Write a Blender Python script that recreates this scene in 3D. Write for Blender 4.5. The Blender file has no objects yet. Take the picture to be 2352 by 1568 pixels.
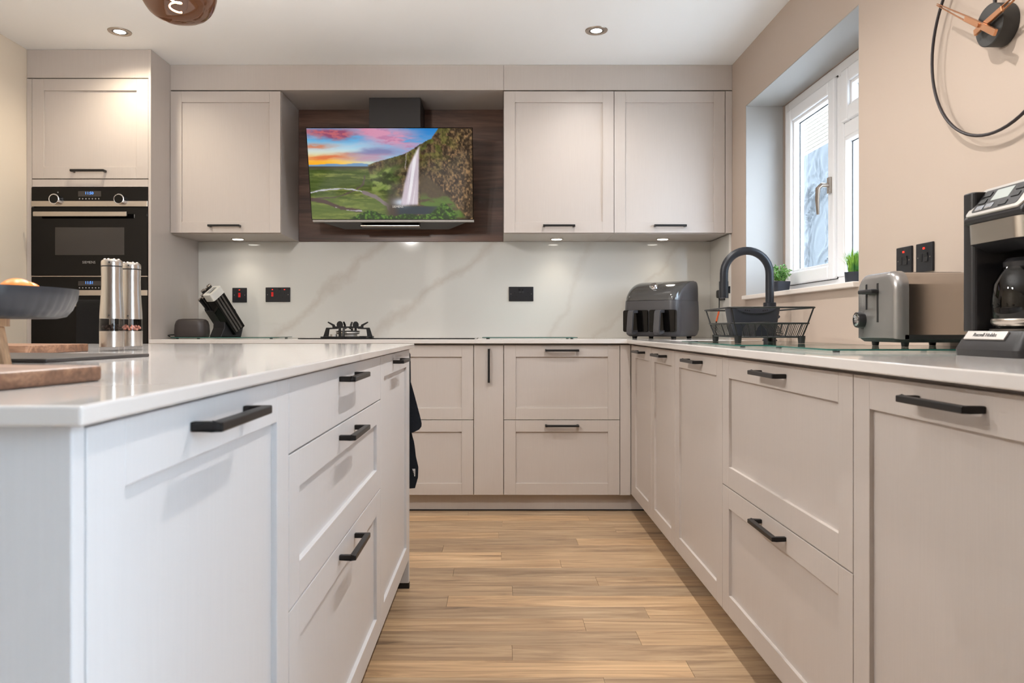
import bpy, bmesh, math, random
import numpy as np
from mathutils import Vector, Matrix, noise as mnoise

random.seed(7)
PI = math.pi
S = bpy.context.scene
COL = S.collection

# ------------------------------------------------------------------ camera, world, exposure
EYE = 0.95
cam_d = bpy.data.cameras.new('camera')
cam = bpy.data.objects.new('camera', cam_d)
COL.objects.link(cam)
cam.location = (0, 0, EYE)
cam.rotation_euler = (PI / 2, 0, 0)
cam_d.sensor_width = 36.0
cam_d.lens = 1690 / 2352 * 36.0
cam_d.shift_x = 31 / 2352
cam_d.shift_y = -31 / 2352
cam_d.clip_start = 0.02
cam_d.dof.use_dof = True
cam_d.dof.focus_distance = 3.3
cam_d.dof.aperture_fstop = 9.0
S.camera = cam

SKY = 12.0
world = bpy.data.worlds.new('overcast_sky')
S.world = world
world.use_nodes = True
bg = world.node_tree.nodes['Background']
bg.inputs[0].default_value = (0.70, 0.85, 1.0, 1)
bg.inputs[1].default_value = SKY

S.view_settings.view_transform = 'Standard'
S.view_settings.look = 'None'
S.view_settings.exposure = 0.43
S.view_settings.gamma = 1.0
S.view_settings.use_curve_mapping = False
S.cycles.use_denoising = True
S.cycles.caustics_reflective = False
S.cycles.caustics_refractive = False
S.cycles.max_bounces = 6
S.cycles.diffuse_bounces = 3
S.cycles.glossy_bounces = 3
S.cycles.transmission_bounces = 4
S.cycles.transparent_max_bounces = 8
S.cycles.use_adaptive_sampling = True
S.cycles.adaptive_threshold = 0.09
S.cycles.adaptive_min_samples = 20
S.cycles.sample_clamp_indirect = 6.0

WARM = (1.0, 0.96, 0.91)
SPOT_W = 22.0
UNDER_W = 1.7

# ------------------------------------------------------------------ material helpers
def lin(c):
    r = []
    for v in c:
        v = v / 255.0
        r.append(v / 12.92 if v <= 0.04045 else ((v + 0.055) / 1.055) ** 2.4)
    return tuple(r) + (1.0,)

MATS = {}
def mat(name, rgb, rough=0.5, metal=0.0, **kw):
    m = bpy.data.materials.new(name)
    m.use_nodes = True
    b = m.node_tree.nodes['Principled BSDF']
    b.inputs['Base Color'].default_value = lin(rgb)
    b.inputs['Roughness'].default_value = rough
    b.inputs['Metallic'].default_value = metal
    for k, v in kw.items():
        b.inputs[k.replace('_', ' ')].default_value = v
    MATS[name] = m
    return m

def nodes(m):
    return m.node_tree.nodes, m.node_tree.links, m.node_tree.nodes['Principled BSDF']

def ramp(nt, stops, fac=None, links=None):
    r = nt.new('ShaderNodeValToRGB')
    e = r.color_ramp.elements
    while len(e) < len(stops):
        e.new(0.5)
    for i, (p, c) in enumerate(stops):
        e[i].position = p
        e[i].color = c if len(c) == 4 else lin(c)
    if fac is not None:
        links.new(fac, r.inputs[0])
    return r

def noise_tex(nt, ln, scale, mapscale=(1, 1, 1), coord='Object', detail=4, rough=0.55, dist=0.0, offset=None):
    tc = nt.new('ShaderNodeTexCoord')
    mp = nt.new('ShaderNodeMapping')
    mp.inputs['Scale'].default_value = mapscale
    src = tc.outputs[coord]
    if offset is not None:
        ad = nt.new('ShaderNodeVectorMath'); ad.operation = 'ADD'
        ln.new(src, ad.inputs[0]); ln.new(offset, ad.inputs[1])
        src = ad.outputs[0]
    ln.new(src, mp.inputs[0])
    n = nt.new('ShaderNodeTexNoise')
    n.inputs['Scale'].default_value = scale
    n.inputs['Detail'].default_value = detail
    n.inputs['Roughness'].default_value = rough
    n.inputs['Distortion'].default_value = dist
    ln.new(mp.outputs[0], n.inputs['Vector'])
    return n

def bump(m, scale, strength, mapscale=(1, 1, 1), dist=0.001):
    nt, ln, b = nodes(m)
    n = noise_tex(nt, ln, scale, mapscale)
    bp = nt.new('ShaderNodeBump')
    bp.inputs['Strength'].default_value = strength
    bp.inputs['Distance'].default_value = dist
    ln.new(n.outputs[0], bp.inputs['Height'])
    ln.new(bp.outputs[0], b.inputs['Normal'])
    return m

def tint(m, scale, c0, c1, mapscale=(1, 1, 1), lo=0.35, hi=0.65, detail=4):
    nt, ln, b = nodes(m)
    n = noise_tex(nt, ln, scale, mapscale, detail=detail)
    r = ramp(nt, [(lo, c0), (hi, c1)], n.outputs[0], ln)
    ln.new(r.outputs[0], b.inputs['Base Color'])
    return m

# paints
wall_paint = mat('wall_paint', (184, 167, 153), 0.75)
cream_paint = mat('cream_paint', (224, 211, 193), 0.75)
ceil_paint = mat('ceiling_paint', (249, 250, 251), 0.8)
CAB = (194, 184, 177)
cab_mat = mat('cabinet_lacquer', CAB, 0.42)
tint(cab_mat, 6, (192, 182, 175), (194, 184, 177), (40, 40, 1.2), detail=1)
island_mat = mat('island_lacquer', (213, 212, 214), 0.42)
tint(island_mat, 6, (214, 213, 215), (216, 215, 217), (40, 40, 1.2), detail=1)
white_pvc = mat('white_pvc', (238, 238, 240), 0.3)
reveal_paint = mat('reveal_paint', (168, 165, 162), 0.6)
sill_mat = mat('sill_paint', (226, 216, 208), 0.4)

def stone(name, base, vein, rough, scale, width, amt, mapscale=(1, 1, 1)):
    m = mat(name, base, rough)
    nt, ln, b = nodes(m)
    n = noise_tex(nt, ln, scale, mapscale, detail=4, rough=0.6, dist=0.7)
    sb = nt.new('ShaderNodeMath'); sb.operation = 'SUBTRACT'; sb.inputs[1].default_value = 0.5
    ln.new(n.outputs[0], sb.inputs[0])
    ab = nt.new('ShaderNodeMath'); ab.operation = 'ABSOLUTE'
    ln.new(sb.outputs[0], ab.inputs[0])
    n2 = noise_tex(nt, ln, scale * 0.7, mapscale, detail=2)
    r2 = ramp(nt, [(0.5, (0, 0, 0, 1)), (0.62, (1, 1, 1, 1))], n2.outputs[0], ln)
    r1 = ramp(nt, [(0.0, (1, 1, 1, 1)), (width * 0.3, (0.6, 0.6, 0.6, 1)), (width, (0, 0, 0, 1))], ab.outputs[0], ln)
    mu = nt.new('ShaderNodeMath'); mu.operation = 'MULTIPLY'
    ln.new(r1.outputs[0], mu.inputs[0]); ln.new(r2.outputs[0], mu.inputs[1])
    mu2 = nt.new('ShaderNodeMath'); mu2.operation = 'MULTIPLY'; mu2.inputs[1].default_value = amt
    ln.new(mu.outputs[0], mu2.inputs[0])
    mx = nt.new('ShaderNodeMix'); mx.data_type = 'RGBA'
    mx.inputs['A'].default_value = lin(base); mx.inputs['B'].default_value = lin(vein)
    ln.new(mu2.outputs[0], mx.inputs['Factor'])
    ln.new(mx.outputs['Result'], b.inputs['Base Color'])
    return m
def veined_splash():
    m = mat('white_marble', (216, 212, 205), 0.07)
    nt, ln, b = nodes(m)
    tc = nt.new('ShaderNodeTexCoord')
    sx = nt.new('ShaderNodeSeparateXYZ'); ln.new(tc.outputs['Object'], sx.inputs[0])
    n1 = noise_tex(nt, ln, 3.2, detail=5, rough=0.62)
    n2 = noise_tex(nt, ln, 2.1, detail=2)
    def math_(op, a, b_=None):
        q = nt.new('ShaderNodeMath'); q.operation = op
        for i_, v in enumerate((a, b_)):
            if v is None:
                continue
            if isinstance(v, (int, float)):
                q.inputs[i_].default_value = v
            else:
                ln.new(v, q.inputs[i_])
        return q.outputs[0]
    wob = math_('MULTIPLY', math_('SUBTRACT', n1.outputs[0], 0.5), 0.26)
    total = None
    for (x0, z0, x1, z1, wd, amt) in ((-1.33, 0.89, -0.66, 1.50, 0.040, 0.5), (-0.78, 0.88, 0.03, 1.50, 0.042, 0.55), (0.30, 0.88, 0.55, 1.46, 0.030, 0.30), (0.55, 0.86, 1.05, 1.40, 0.022, 0.32)):
        L_ = math.hypot(x1 - x0, z1 - z0); nx_, nz_ = (z1 - z0) / L_, -(x1 - x0) / L_
        c0 = -(nx_ * x0 + nz_ * z0)
        d_ = math_('ADD', math_('MULTIPLY', sx.outputs['X'], nx_), math_('MULTIPLY', sx.outputs['Z'], nz_))
        d_ = math_('ABSOLUTE', math_('ADD', math_('ADD', d_, c0), wob))
        f_ = math_('SUBTRACT', 1.0, math_('DIVIDE', d_, wd))
        f_ = math_('MULTIPLY', math_('MAXIMUM', f_, 0.0), amt)
        total = f_ if total is None else math_('MAXIMUM', total, f_)
    total = math_('MULTIPLY', total, math_('ADD', 0.35, n2.outputs[0]))
    mx = nt.new('ShaderNodeMix'); mx.data_type = 'RGBA'
    mx.inputs['A'].default_value = lin((216, 212, 205)); mx.inputs['B'].default_value = lin((190, 178, 166))
    ln.new(total, mx.inputs['Factor'])
    ln.new(mx.outputs['Result'], b.inputs['Base Color'])
    return m
splash_mat = veined_splash()
quartz = stone('white_quartz', (216, 210, 206), (196, 188, 182), 0.08, 1.6, 0.03, 0.6)

# woods
def wood_floor():
    m = mat('oak_plank', (160, 120, 84), 0.38)
    nt, ln, b = nodes(m)
    oi = nt.new('ShaderNodeObjectInfo')
    sc = nt.new('ShaderNodeVectorMath'); sc.operation = 'SCALE'; sc.inputs[0].default_value = (37.0, 19.0, 7.0)
    ln.new(oi.outputs['Random'], sc.inputs['Scale'])
    n = noise_tex(nt, ln, 3.0, (0.6, 7.0, 1.0), detail=6, rough=0.62, dist=1.6, offset=sc.outputs[0])
    fine = noise_tex(nt, ln, 16.0, (0.25, 12.0, 1.0), detail=3, rough=0.6, offset=sc.outputs[0])
    r = ramp(nt, [(0.24, (116, 94, 76)), (0.42, (170, 140, 110)), (0.58, (194, 164, 130)), (0.76, (214, 186, 152))], n.outputs[0], ln)
    r2 = ramp(nt, [(0.3, (0.80, 0.79, 0.78, 1)), (0.62, (1.05, 1.04, 1.03, 1))], fine.outputs[0], ln)
    mx = nt.new('ShaderNodeMix'); mx.data_type = 'RGBA'; mx.blend_type = 'MULTIPLY'; mx.inputs['Factor'].default_value = 0.6
    ln.new(r.outputs[0], mx.inputs['A']); ln.new(r2.outputs[0], mx.inputs['B'])
    r3 = ramp(nt, [(0.0, (0.74, 0.76, 0.80, 1)), (0.35, (0.94, 0.95, 0.96, 1)), (0.7, (1.10, 1.07, 1.02, 1)), (1.0, (1.25, 1.2, 1.12, 1))], oi.outputs['Random'], ln)
    mx2 = nt.new('ShaderNodeMix'); mx2.data_type = 'RGBA'; mx2.blend_type = 'MULTIPLY'; mx2.inputs['Factor'].default_value = 1.0
    ln.new(mx.outputs['Result'], mx2.inputs['A']); ln.new(r3.outputs[0], mx2.inputs['B'])
    ln.new(mx2.outputs['Result'], b.inputs['Base Color'])
    return m
oak = wood_floor()

def wood(name, stops, mapscale, scale=3.0, rough=0.4, dist=1.5):
    m = mat(name, (90, 60, 45), rough)
    nt, ln, b = nodes(m)
    n = noise_tex(nt, ln, scale, mapscale, detail=6, rough=0.6, dist=dist)
    r = ramp(nt, stops, n.outputs[0], ln)
    f = noise_tex(nt, ln, scale * 7, mapscale, detail=4)
    r2 = ramp(nt, [(0.35, (0.75, 0.74, 0.73, 1)), (0.6, (1.05, 1.04, 1.03, 1))], f.outputs[0], ln)
    mx = nt.new('ShaderNodeMix'); mx.data_type = 'RGBA'; mx.blend_type = 'MULTIPLY'; mx.inputs['Factor'].default_value = 0.8
    ln.new(r.outputs[0], mx.inputs['A']); ln.new(r2.outputs[0], mx.inputs['B'])
    ln.new(mx.outputs['Result'], b.inputs['Base Color'])
    return m
walnut = wood('dark_walnut', [(0.28, (48, 34, 29)), (0.48, (88, 62, 51)), (0.7, (128, 94, 76))], (0.45, 6, 6.0), 1.8, 0.35)
board_wood = wood('walnut_board', [(0.3, (88, 60, 44)), (0.5, (128, 92, 70)), (0.7, (160, 122, 96))], (1.0, 8, 8), 4, 0.45)
stand_wood = wood('beech_stand', [(0.3, (170, 128, 94)), (0.6, (205, 165, 128))], (8, 8, 1), 4, 0.5)

# metals, plastics, glass
black_metal = mat('black_metal', (30, 29, 30), 0.38, 0.3)
matt_black = mat('matt_black', (26, 26, 28), 0.5)
black_plastic = mat('black_plastic', (34, 33, 35), 0.33)
grey_plastic = mat('charcoal_plastic', (70, 68, 70), 0.35)
hood_black = mat('black_steel', (40, 37, 37), 0.4, 0.2)
gloss_black = mat('gloss_black_glass', (10, 9, 9), 0.05, 0.0, Specular_IOR_Level=0.3)
socket_black = mat('black_nickel', (42, 42, 46), 0.35, 0.4)
steel = mat('brushed_steel', (196, 188, 180), 0.26, 1.0)
chrome = mat('chrome', (225, 225, 228), 0.08, 1.0)
dark_steel = mat('dark_steel', (120, 116, 112), 0.3, 1.0)
toaster_grey = mat('gunmetal_lacquer', (150, 146, 144), 0.26, 0.6)
rose_gold = mat('rose_gold', (206, 150, 112), 0.28, 0.9)
clock_black = mat('clock_black', (38, 30, 32), 0.5)
alu = mat('aluminium', (196, 191, 186), 0.45, 0.8)
navy_towel = bump(mat('navy_terry', (16, 24, 36), 0.95), 400, 0.8, dist=0.004)
black_towel = bump(mat('black_cotton', (15, 14, 14), 0.95), 300, 0.6, dist=0.003)
slate = tint(mat('slate', (52, 47, 45), 0.4), 12, (44, 40, 38), (62, 56, 54))
bowl_mat = mat('blue_grey_glaze', (46, 48, 54), 0.35)
orange_peel = bump(mat('orange_peel', (242, 130, 8), 0.42), 260, 0.25)
pot_mat = mat('navy_pot', (38, 42, 52), 0.5)
leaf_a = tint(mat('leaf_green', (70, 130, 60), 0.5), 30, (52, 104, 48), (128, 176, 84))
leaf_b = tint(mat('grass_green', (90, 160, 50), 0.5), 20, (46, 110, 40), (150, 196, 70))
soil_mat = mat('soil', (40, 30, 24), 0.9)
red_glow = mat('red_neon', (255, 40, 30), 0.4, 0.0, Emission_Color=lin((255, 40, 25)), Emission_Strength=1.6)
red_rocker = mat('red_rocker', (205, 22, 22), 0.35, 0.0, Emission_Color=lin((220, 20, 15)), Emission_Strength=0.1)
digit_glow = mat('blue_digits', (90, 150, 255), 0.5, 0.0, Emission_Color=lin((80, 150, 255)), Emission_Strength=1.1)
print_grey = mat('grey_print', (150, 148, 146), 0.5)
print_pale = mat('pale_print', (225, 225, 225), 0.5)
display_dark = mat('display_panel', (58, 54, 52), 0.15)
gap_dark = mat('dark_recess', (24, 22, 21), 0.8)
peppercorn = mat('peppercorn', (46, 32, 26), 0.8)
pink_salt = mat('pink_salt', (222, 150, 130), 0.4)
cable_black = mat('cable_black', (22, 22, 22), 0.5)
cable_orange = mat('orange_sleeve', (214, 92, 40), 0.5)
lamp_lens = mat('lamp_lens', (255, 250, 240), 0.4, 0.0, Emission_Color=(1, 0.93, 0.82, 1), Emission_Strength=14.0)
under_lens = mat('cabinet_light_lens', (255, 250, 240), 0.4, 0.0, Emission_Color=(1, 0.95, 0.84, 1), Emission_Strength=9.0)
filament_mat = mat('filament', (255, 190, 120), 0.4, 0.0, Emission_Color=(1, 0.62, 0.30, 1), Emission_Strength=30.0)
nickel = mat('satin_nickel', (176, 166, 156), 0.3, 1.0)
brick_mat = tint(mat('cream_brick', (122, 114, 98), 0.8), 3, (112, 102, 86), (132, 124, 110))
mortar_mat = mat('mortar', (92, 86, 78), 0.9)
fascia_mat = mat('timber_fascia', (150, 140, 128), 0.7)
ground_mat = mat('paving', (222, 220, 216), 0.9)
seal_mat = mat('floor_seal', (30, 26, 24), 0.6)

def clear_glass(name, tintc, gloss_rough=0.02, ior=1.45):
    m = bpy.data.materials.new(name); m.use_nodes = True
    nt = m.node_tree.nodes; ln = m.node_tree.links
    nt.clear()
    out = nt.new('ShaderNodeOutputMaterial')
    tr = nt.new('ShaderNodeBsdfTransparent'); tr.inputs[0].default_value = tintc
    gl = nt.new('ShaderNodeBsdfGlossy'); gl.inputs['Roughness'].default_value = gloss_rough
    fr = nt.new('ShaderNodeFresnel'); fr.inputs[0].default_value = ior
    mx = nt.new('ShaderNodeMixShader')
    ge = nt.new('ShaderNodeNewGeometry')      # no second reflection where a ray leaves the glass
    iv = nt.new('ShaderNodeMath'); iv.operation = 'SUBTRACT'; iv.inputs[0].default_value = 1.0
    ln.new(ge.outputs['Backfacing'], iv.inputs[1])
    mu = nt.new('ShaderNodeMath'); mu.operation = 'MULTIPLY'
    ln.new(fr.outputs[0], mu.inputs[0]); ln.new(iv.outputs[0], mu.inputs[1])
    ln.new(mu.outputs[0], mx.inputs[0]); ln.new(tr.outputs[0], mx.inputs[1]); ln.new(gl.outputs[0], mx.inputs[2])
    ln.new(mx.outputs[0], out.inputs[0])
    MATS[name] = m
    return m
pane_glass = clear_glass('window_glass', (0.88, 0.89, 0.90, 1))
door_glass = clear_glass('door_glass', (0.97, 0.985, 0.99, 1))
board_glass = clear_glass('board_glass', (0.86, 0.93, 0.90, 1))
acrylic = clear_glass('clear_acrylic', (0.93, 0.92, 0.92, 1))
smoke_glass = clear_glass('smoked_amber_glass', (0.45, 0.30, 0.22, 1), 0.02, 1.6)
carafe_glass = clear_glass('carafe_glass', (0.45, 0.42, 0.40, 1), 0.02, 1.6)
green_edge = mat('green_glass_edge', (38, 92, 84), 0.15)

# ------------------------------------------------------------------ mesh helpers
class MB:
    def __init__(self):
        self.bm = bmesh.new()
    def _v(self, p, M):
        p = Vector(p)
        return self.bm.verts.new(M @ p if M is not None else p)
    def face(self, vs, mi=0):
        try:
            f = self.bm.faces.new(vs)
            f.material_index = mi
            return f
        except ValueError:
            return None
    def box(self, x0, x1, y0, y1, z0, z1, M=None, mi=0):
        c = [self._v((x, y, z), M) for z in (z0, z1) for x, y in ((x0, y0), (x1, y0), (x1, y1), (x0, y1))]
        for q in ((3, 2, 1, 0), (4, 5, 6, 7), (0, 1, 5, 4), (1, 2, 6, 5), (2, 3, 7, 6), (3, 0, 4, 7)):
            self.face([c[i] for i in q], mi)
        return self
    def prism(self, pts, a, b, axis='z', M=None):
        def P(u, v, w):
            return {'z': (u, v, w), 'y': (u, w, v), 'x': (w, u, v)}[axis]
        lo = [self._v(P(u, v, a), M) for u, v in pts]
        hi = [self._v(P(u, v, b), M) for u, v in pts]
        n = len(pts)
        self.face(list(reversed(lo))); self.face(hi)
        for i in range(n):
            self.face([lo[i], lo[(i + 1) % n], hi[(i + 1) % n], hi[i]])
        return self
    def loft(self, rings, cap=True, closed=True, M=None):
        R = [[self._v(p, M) for p in r] for r in rings]
        n = len(R[0])
        for a, b in zip(R[:-1], R[1:]):
            for i in range(n if closed else n - 1):
                self.face([a[i], a[(i + 1) % n], b[(i + 1) % n], b[i]])
        if cap:
            self.face(list(reversed(R[0]))); self.face(R[-1])
        return self
    def lathe(self, prof, n=32, c=(0, 0, 0), M=None):
        rings = []
        vs = []
        for r, z in prof:
            if r < 1e-6:
                vs.append([self._v((c[0], c[1], c[2] + z), M)])
            else:
                vs.append([self._v((c[0] + r * math.cos(2 * PI * i / n), c[1] + r * math.sin(2 * PI * i / n), c[2] + z), M) for i in range(n)])
        for a, b in zip(vs[:-1], vs[1:]):
            if len(a) == 1 and len(b) == 1:
                continue
            for i in range(n):
                j = (i + 1) % n
                if len(a) == 1:
                    self.face([a[0], b[j], b[i]])
                elif len(b) == 1:
                    self.face([a[i], a[j], b[0]])
                else:
                    self.face([a[i], a[j], b[j], b[i]])
        return self
    def tube(self, path, r, n=8, closed=False, M=None):
        pts = [Vector(p) for p in path]
        N = len(pts)
        rr = r if isinstance(r, (list, tuple)) else [r] * N
        tang = []
        for i in range(N):
            if closed:
                t = pts[(i + 1) % N] - pts[i - 1]
            else:
                t = pts[min(i + 1, N - 1)] - pts[max(i - 1, 0)]
            tang.append(t.normalized())
        up = Vector((0, 0, 1)) if abs(tang[0].z) < 0.9 else Vector((1, 0, 0))
        u = tang[0].cross(up).normalized()
        rings = []
        for i in range(N):
            u = (u - tang[i] * u.dot(tang[i]))
            if u.length < 1e-6:
                u = tang[i].cross(Vector((0.3, 0.9, 0.2)))
            u.normalize()
            v = tang[i].cross(u)
            rings.append([self._v(pts[i] + (u * math.cos(2 * PI * k / n) + v * math.sin(2 * PI * k / n)) * rr[i], M) for k in range(n)])
        for i in range(N if closed else N - 1):
            a, b = rings[i], rings[(i + 1) % N]
            for k in range(n):
                self.face([a[k], a[(k + 1) % n], b[(k + 1) % n], b[k]])
        if not closed:
            self.face(list(reversed(rings[0]))); self.face(rings[-1])
        return self
    def ball(self, c, r, nu=16, nv=10, sz=1.0, M=None):
        return self.lathe([(r * math.sin(PI * k / nv), -r * sz * math.cos(PI * k / nv)) for k in range(nv + 1)], nu, c, M)
    def cells(self, xs, ys, filled, z0, z1):
        """slab made of grid cells, holes allowed"""
        g = {}
        def gv(i, j, k):
            if (i, j, k) not in g:
                g[(i, j, k)] = self._v((xs[i], ys[j], (z0, z1)[k]), None)
            return g[(i, j, k)]
        for (i, j) in filled:
            self.face([gv(i, j, 1), gv(i + 1, j, 1), gv(i + 1, j + 1, 1), gv(i, j + 1, 1)])
            self.face([gv(i, j + 1, 0), gv(i + 1, j + 1, 0), gv(i + 1, j, 0), gv(i, j, 0)])
            for (di, dj, a, b) in ((-1, 0, (i, j + 1), (i, j)), (1, 0, (i + 1, j), (i + 1, j + 1)), (0, -1, (i, j), (i + 1, j)), (0, 1, (i + 1, j + 1), (i, j + 1))):
                if (i + di, j + dj) not in filled:
                    self.face([gv(*a, 0), gv(*b, 0), gv(*b, 1), gv(*a, 1)])
        return self
    def build(self, name, m, parent=None, bevel=0.0, seg=2, smooth=True, angle=35, loc=None):
        bm = self.bm
        bmesh.ops.recalc_face_normals(bm, faces=bm.faces)
        if bevel > 0:
            if angle == 35:
                angle = 12
            bmesh.ops.dissolve_limit(bm, angle_limit=0.01, verts=bm.verts, edges=bm.edges, delimit={'MATERIAL'})
            es = [e for e in bm.edges if len(e.link_faces) == 2 and e.calc_face_angle(0) > math.radians(30)]
            bmesh.ops.bevel(bm, geom=es, offset=bevel, segments=seg, profile=0.5, affect='EDGES', clamp_overlap=True)
        if smooth:
            for f in bm.faces:
                f.smooth = True
            for e in bm.edges:
                if len(e.link_faces) != 2 or e.calc_face_angle(0) > math.radians(angle):
                    e.smooth = False
        me = bpy.data.meshes.new(name)
        bm.to_mesh(me); bm.free()
        for mm in (m if isinstance(m, (list, tuple)) else [m]):
            me.materials.append(mm)
        o = bpy.data.objects.new(name, me)
        COL.objects.link(o)
        if parent is not None:
            o.parent = parent
        if loc is not None:
            o.location = loc
        return o

def tag(o, label, cat, group=None):
    o['label'] = label; o['category'] = cat
    if group:
        o['group'] = group
    return o
def struct(o):
    o['kind'] = 'structure'
    return o
def empty(name, loc=(0, 0, 0), rz=0.0):
    o = bpy.data.objects.new(name, None)
    o.empty_display_size = 0.05
    COL.objects.link(o)
    o.location = loc; o.rotation_euler = (0, 0, rz)
    return o
def thing(name, label, cat, loc=(0, 0, 0), rz=0.0, group=None):
    return tag(empty(name, loc, rz), label, cat, group)
def copy_tree(o, parent=None):
    c = o.copy()
    COL.objects.link(c)
    c.parent = parent
    for ch in list(o.children):
        copy_tree(ch, c)
    return c
def box(name, m, x0, x1, y0, y1, z0, z1, parent=None, bevel=0.0, seg=2):
    return MB().box(x0, x1, y0, y1, z0, z1).build(name, m, parent, bevel, seg)

def text(name, body, size, M, m, parent=None, align='CENTER', extrude=0.0002):
    cu = bpy.data.curves.new(name, 'FONT')
    cu.body = body; cu.size = size; cu.align_x = align; cu.align_y = 'CENTER'; cu.extrude = extrude
    cu.resolution_u = 2
    t = bpy.data.objects.new(name + '_curve', cu)
    COL.objects.link(t)
    dg = bpy.context.evaluated_depsgraph_get()
    me = bpy.data.meshes.new_from_object(t.evaluated_get(dg))
    bpy.data.objects.remove(t); bpy.data.curves.remove(cu)
    me.transform(M)
    me.materials.clear(); me.materials.append(m)
    me.name = name
    o = bpy.data.objects.new(name, me)
    COL.objects.link(o)
    o.parent = parent
    return o
def facing_y(x, y, z):      # text plane facing -Y
    return Matrix.Translation((x, y, z)) @ Matrix.Rotation(PI / 2, 4, 'X')

def arc(cx, cy, r, a0, a1, n):
    return [(cx + r * math.cos(math.radians(a0 + (a1 - a0) * i / n)), cy + r * math.sin(math.radians(a0 + (a1 - a0) * i / n))) for i in range(n + 1)]
def rrect(x0, x1, y0, y1, r, n=5):
    return (arc(x1 - r, y1 - r, r, 0, 90, n) + arc(x0 + r, y1 - r, r, 90, 180, n) +
            arc(x0 + r, y0 + r, r, 180, 270, n) + arc(x1 - r, y0 + r, r, 270, 360, n))

# ------------------------------------------------------------------ dimensions of the room (metres)
XL, XR = -2.425, 1.272          # side walls
YB, YR = 4.385, -3.0            # back wall, rear wall behind the camera
ZC = 2.381                      # ceiling
YF = 3.78                       # back run fronts
XF = 0.68                       # right run fronts
XI = -0.327                     # island fronts
WT = 0.892                      # worktop surface
YW = 4.0                        # wall unit fronts

# ------------------------------------------------------------------ setting
floor = struct(box('floor', oak, XL - 0.2, XR + 0.3, YR - 0.2, YB + 0.2, -0.10, -0.006))
ROW = 0.1015
seams = {0: 0.535, 1: 0.040, 2: 0.430, 3: 0.275, 4: 0.495, 5: -0.178, 6: 0.050, 7: 0.370, 8: -0.175, 9: 0.251,
         10: 0.012, 11: -0.24, 12: 0.35, 13: 0.0, 14: 0.55, 15: 0.02, 16: 0.45, -1: 0.285}
PL = 1.2
def plank_mesh(L):
    o = MB().box(-L / 2, L / 2, -ROW / 2 + 0.0004, ROW / 2 - 0.0004, -0.0058, 0.0).build('plank', oak, None, 0.0003, 1)
    me = o.data
    bpy.data.objects.remove(o)
    return me
full_plank = plank_mesh(PL - 0.0008)
k0 = int(math.floor((-1.2 - 2.002) / ROW)); k1 = int((YB - 2.002) / ROW)
for k in range(k0, k1 + 1):
    y = 2.002 + ROW * (k + 0.5)
    s0 = seams.get(k, random.uniform(-0.5, 0.7))
    a = s0 - PL * math.ceil((s0 - XL) / PL)
    while a < XR - 0.005:
        b = a + PL
        ca, cb = max(a, XL), min(b, XR)
        if cb - ca > 0.01:
            me = full_plank if (cb - ca) > PL - 1e-4 else plank_mesh(cb - ca - 0.0008)
            o = bpy.data.objects.new('plank', me)
            COL.objects.link(o); o.parent = floor
            o.location = ((ca + cb) / 2, y, 0)
        a = b

struct(box('ceiling', ceil_paint, XL - 0.2, XR + 0.3, YR - 0.2, YB + 0.2, ZC, ZC + 0.15))
struct(box('wall_back', wall_paint, XL - 0.2, XR + 0.3, YB, YB + 0.2, -0.1, ZC))
struct(box('wall_left', cream_paint, XL - 0.2, XL, YR - 0.2, YB, -0.1, ZC))
WY0, WY1, WZ0, WZ1 = 2.597, 3.786, 1.095, 2.093
m = MB()
XO = XR + 0.30
GY0, GY1, GZ = -1.15, 0.14, 2.28      # glazed doors behind the camera
m.box(XR, XO, YR - 0.2, GY0, -0.1, ZC)
m.box(XR, XO, GY1, WY0, -0.1, ZC)
m.box(XR, XO, GY0, GY1, GZ, ZC)
m.box(XR, XO, GY0, GY1, -0.1, -0.005)
m.box(XR, XO, WY1, YB, -0.1, ZC)
m.box(XR, XO, WY0, WY1, -0.1, WZ0)
m.box(XR, XO, WY0, WY1, WZ1, ZC)
struct(m.build('wall_right', wall_paint))
m = MB()
t = 0.004
m.box(XR + 0.001, XR + 0.19, WY1 - t, WY1, WZ0, WZ1)
m.box(XR + 0.001, XR + 0.19, WY0, WY0 + t, WZ0, WZ1)
m.box(XR + 0.001, XR + 0.19, WY0 + t, WY1 - t, WZ1 - t, WZ1)
struct(m.build('trim_1', reveal_paint))
struct(box('trim_2', sill_mat, XR - 0.022, XR + 0.19, WY0 - 0.0, WY1 - 0.0, WZ0, WZ0 + 0.02, None, 0.003))
struct(box('wall_rear', wall_paint, XL, XR, YR - 0.2, YR, -0.1, ZC))
# glazed garden doors in the right wall, behind the camera
d = struct(empty('door_1', (XR + 0.15, 0, 0)))
m = MB()
m.box(-0.04, 0.04, GY0, GY1, GZ - 0.06, GZ).box(-0.04, 0.04, GY0, GY1, 0.0, 0.05)
m.box(-0.04, 0.04, GY0, GY0 + 0.06, 0.05, GZ - 0.06).box(-0.04, 0.04, GY1 - 0.06, GY1, 0.05, GZ - 0.06)
for i in (1, 2):
    y = GY0 + (GY1 - GY0) * i / 3
    m.box(-0.04, 0.04, y - 0.04, y + 0.04, 0.05, GZ - 0.06)
m.build('door_frame', matt_black, d)
for i in range(3):
    a = GY0 + (GY1 - GY0) * i / 3 + 0.06; b = GY0 + (GY1 - GY0) * (i + 1) / 3 - 0.06
    box('pane', door_glass, -0.003, 0.003, a, b, 0.05, GZ - 0.06, d)

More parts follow.
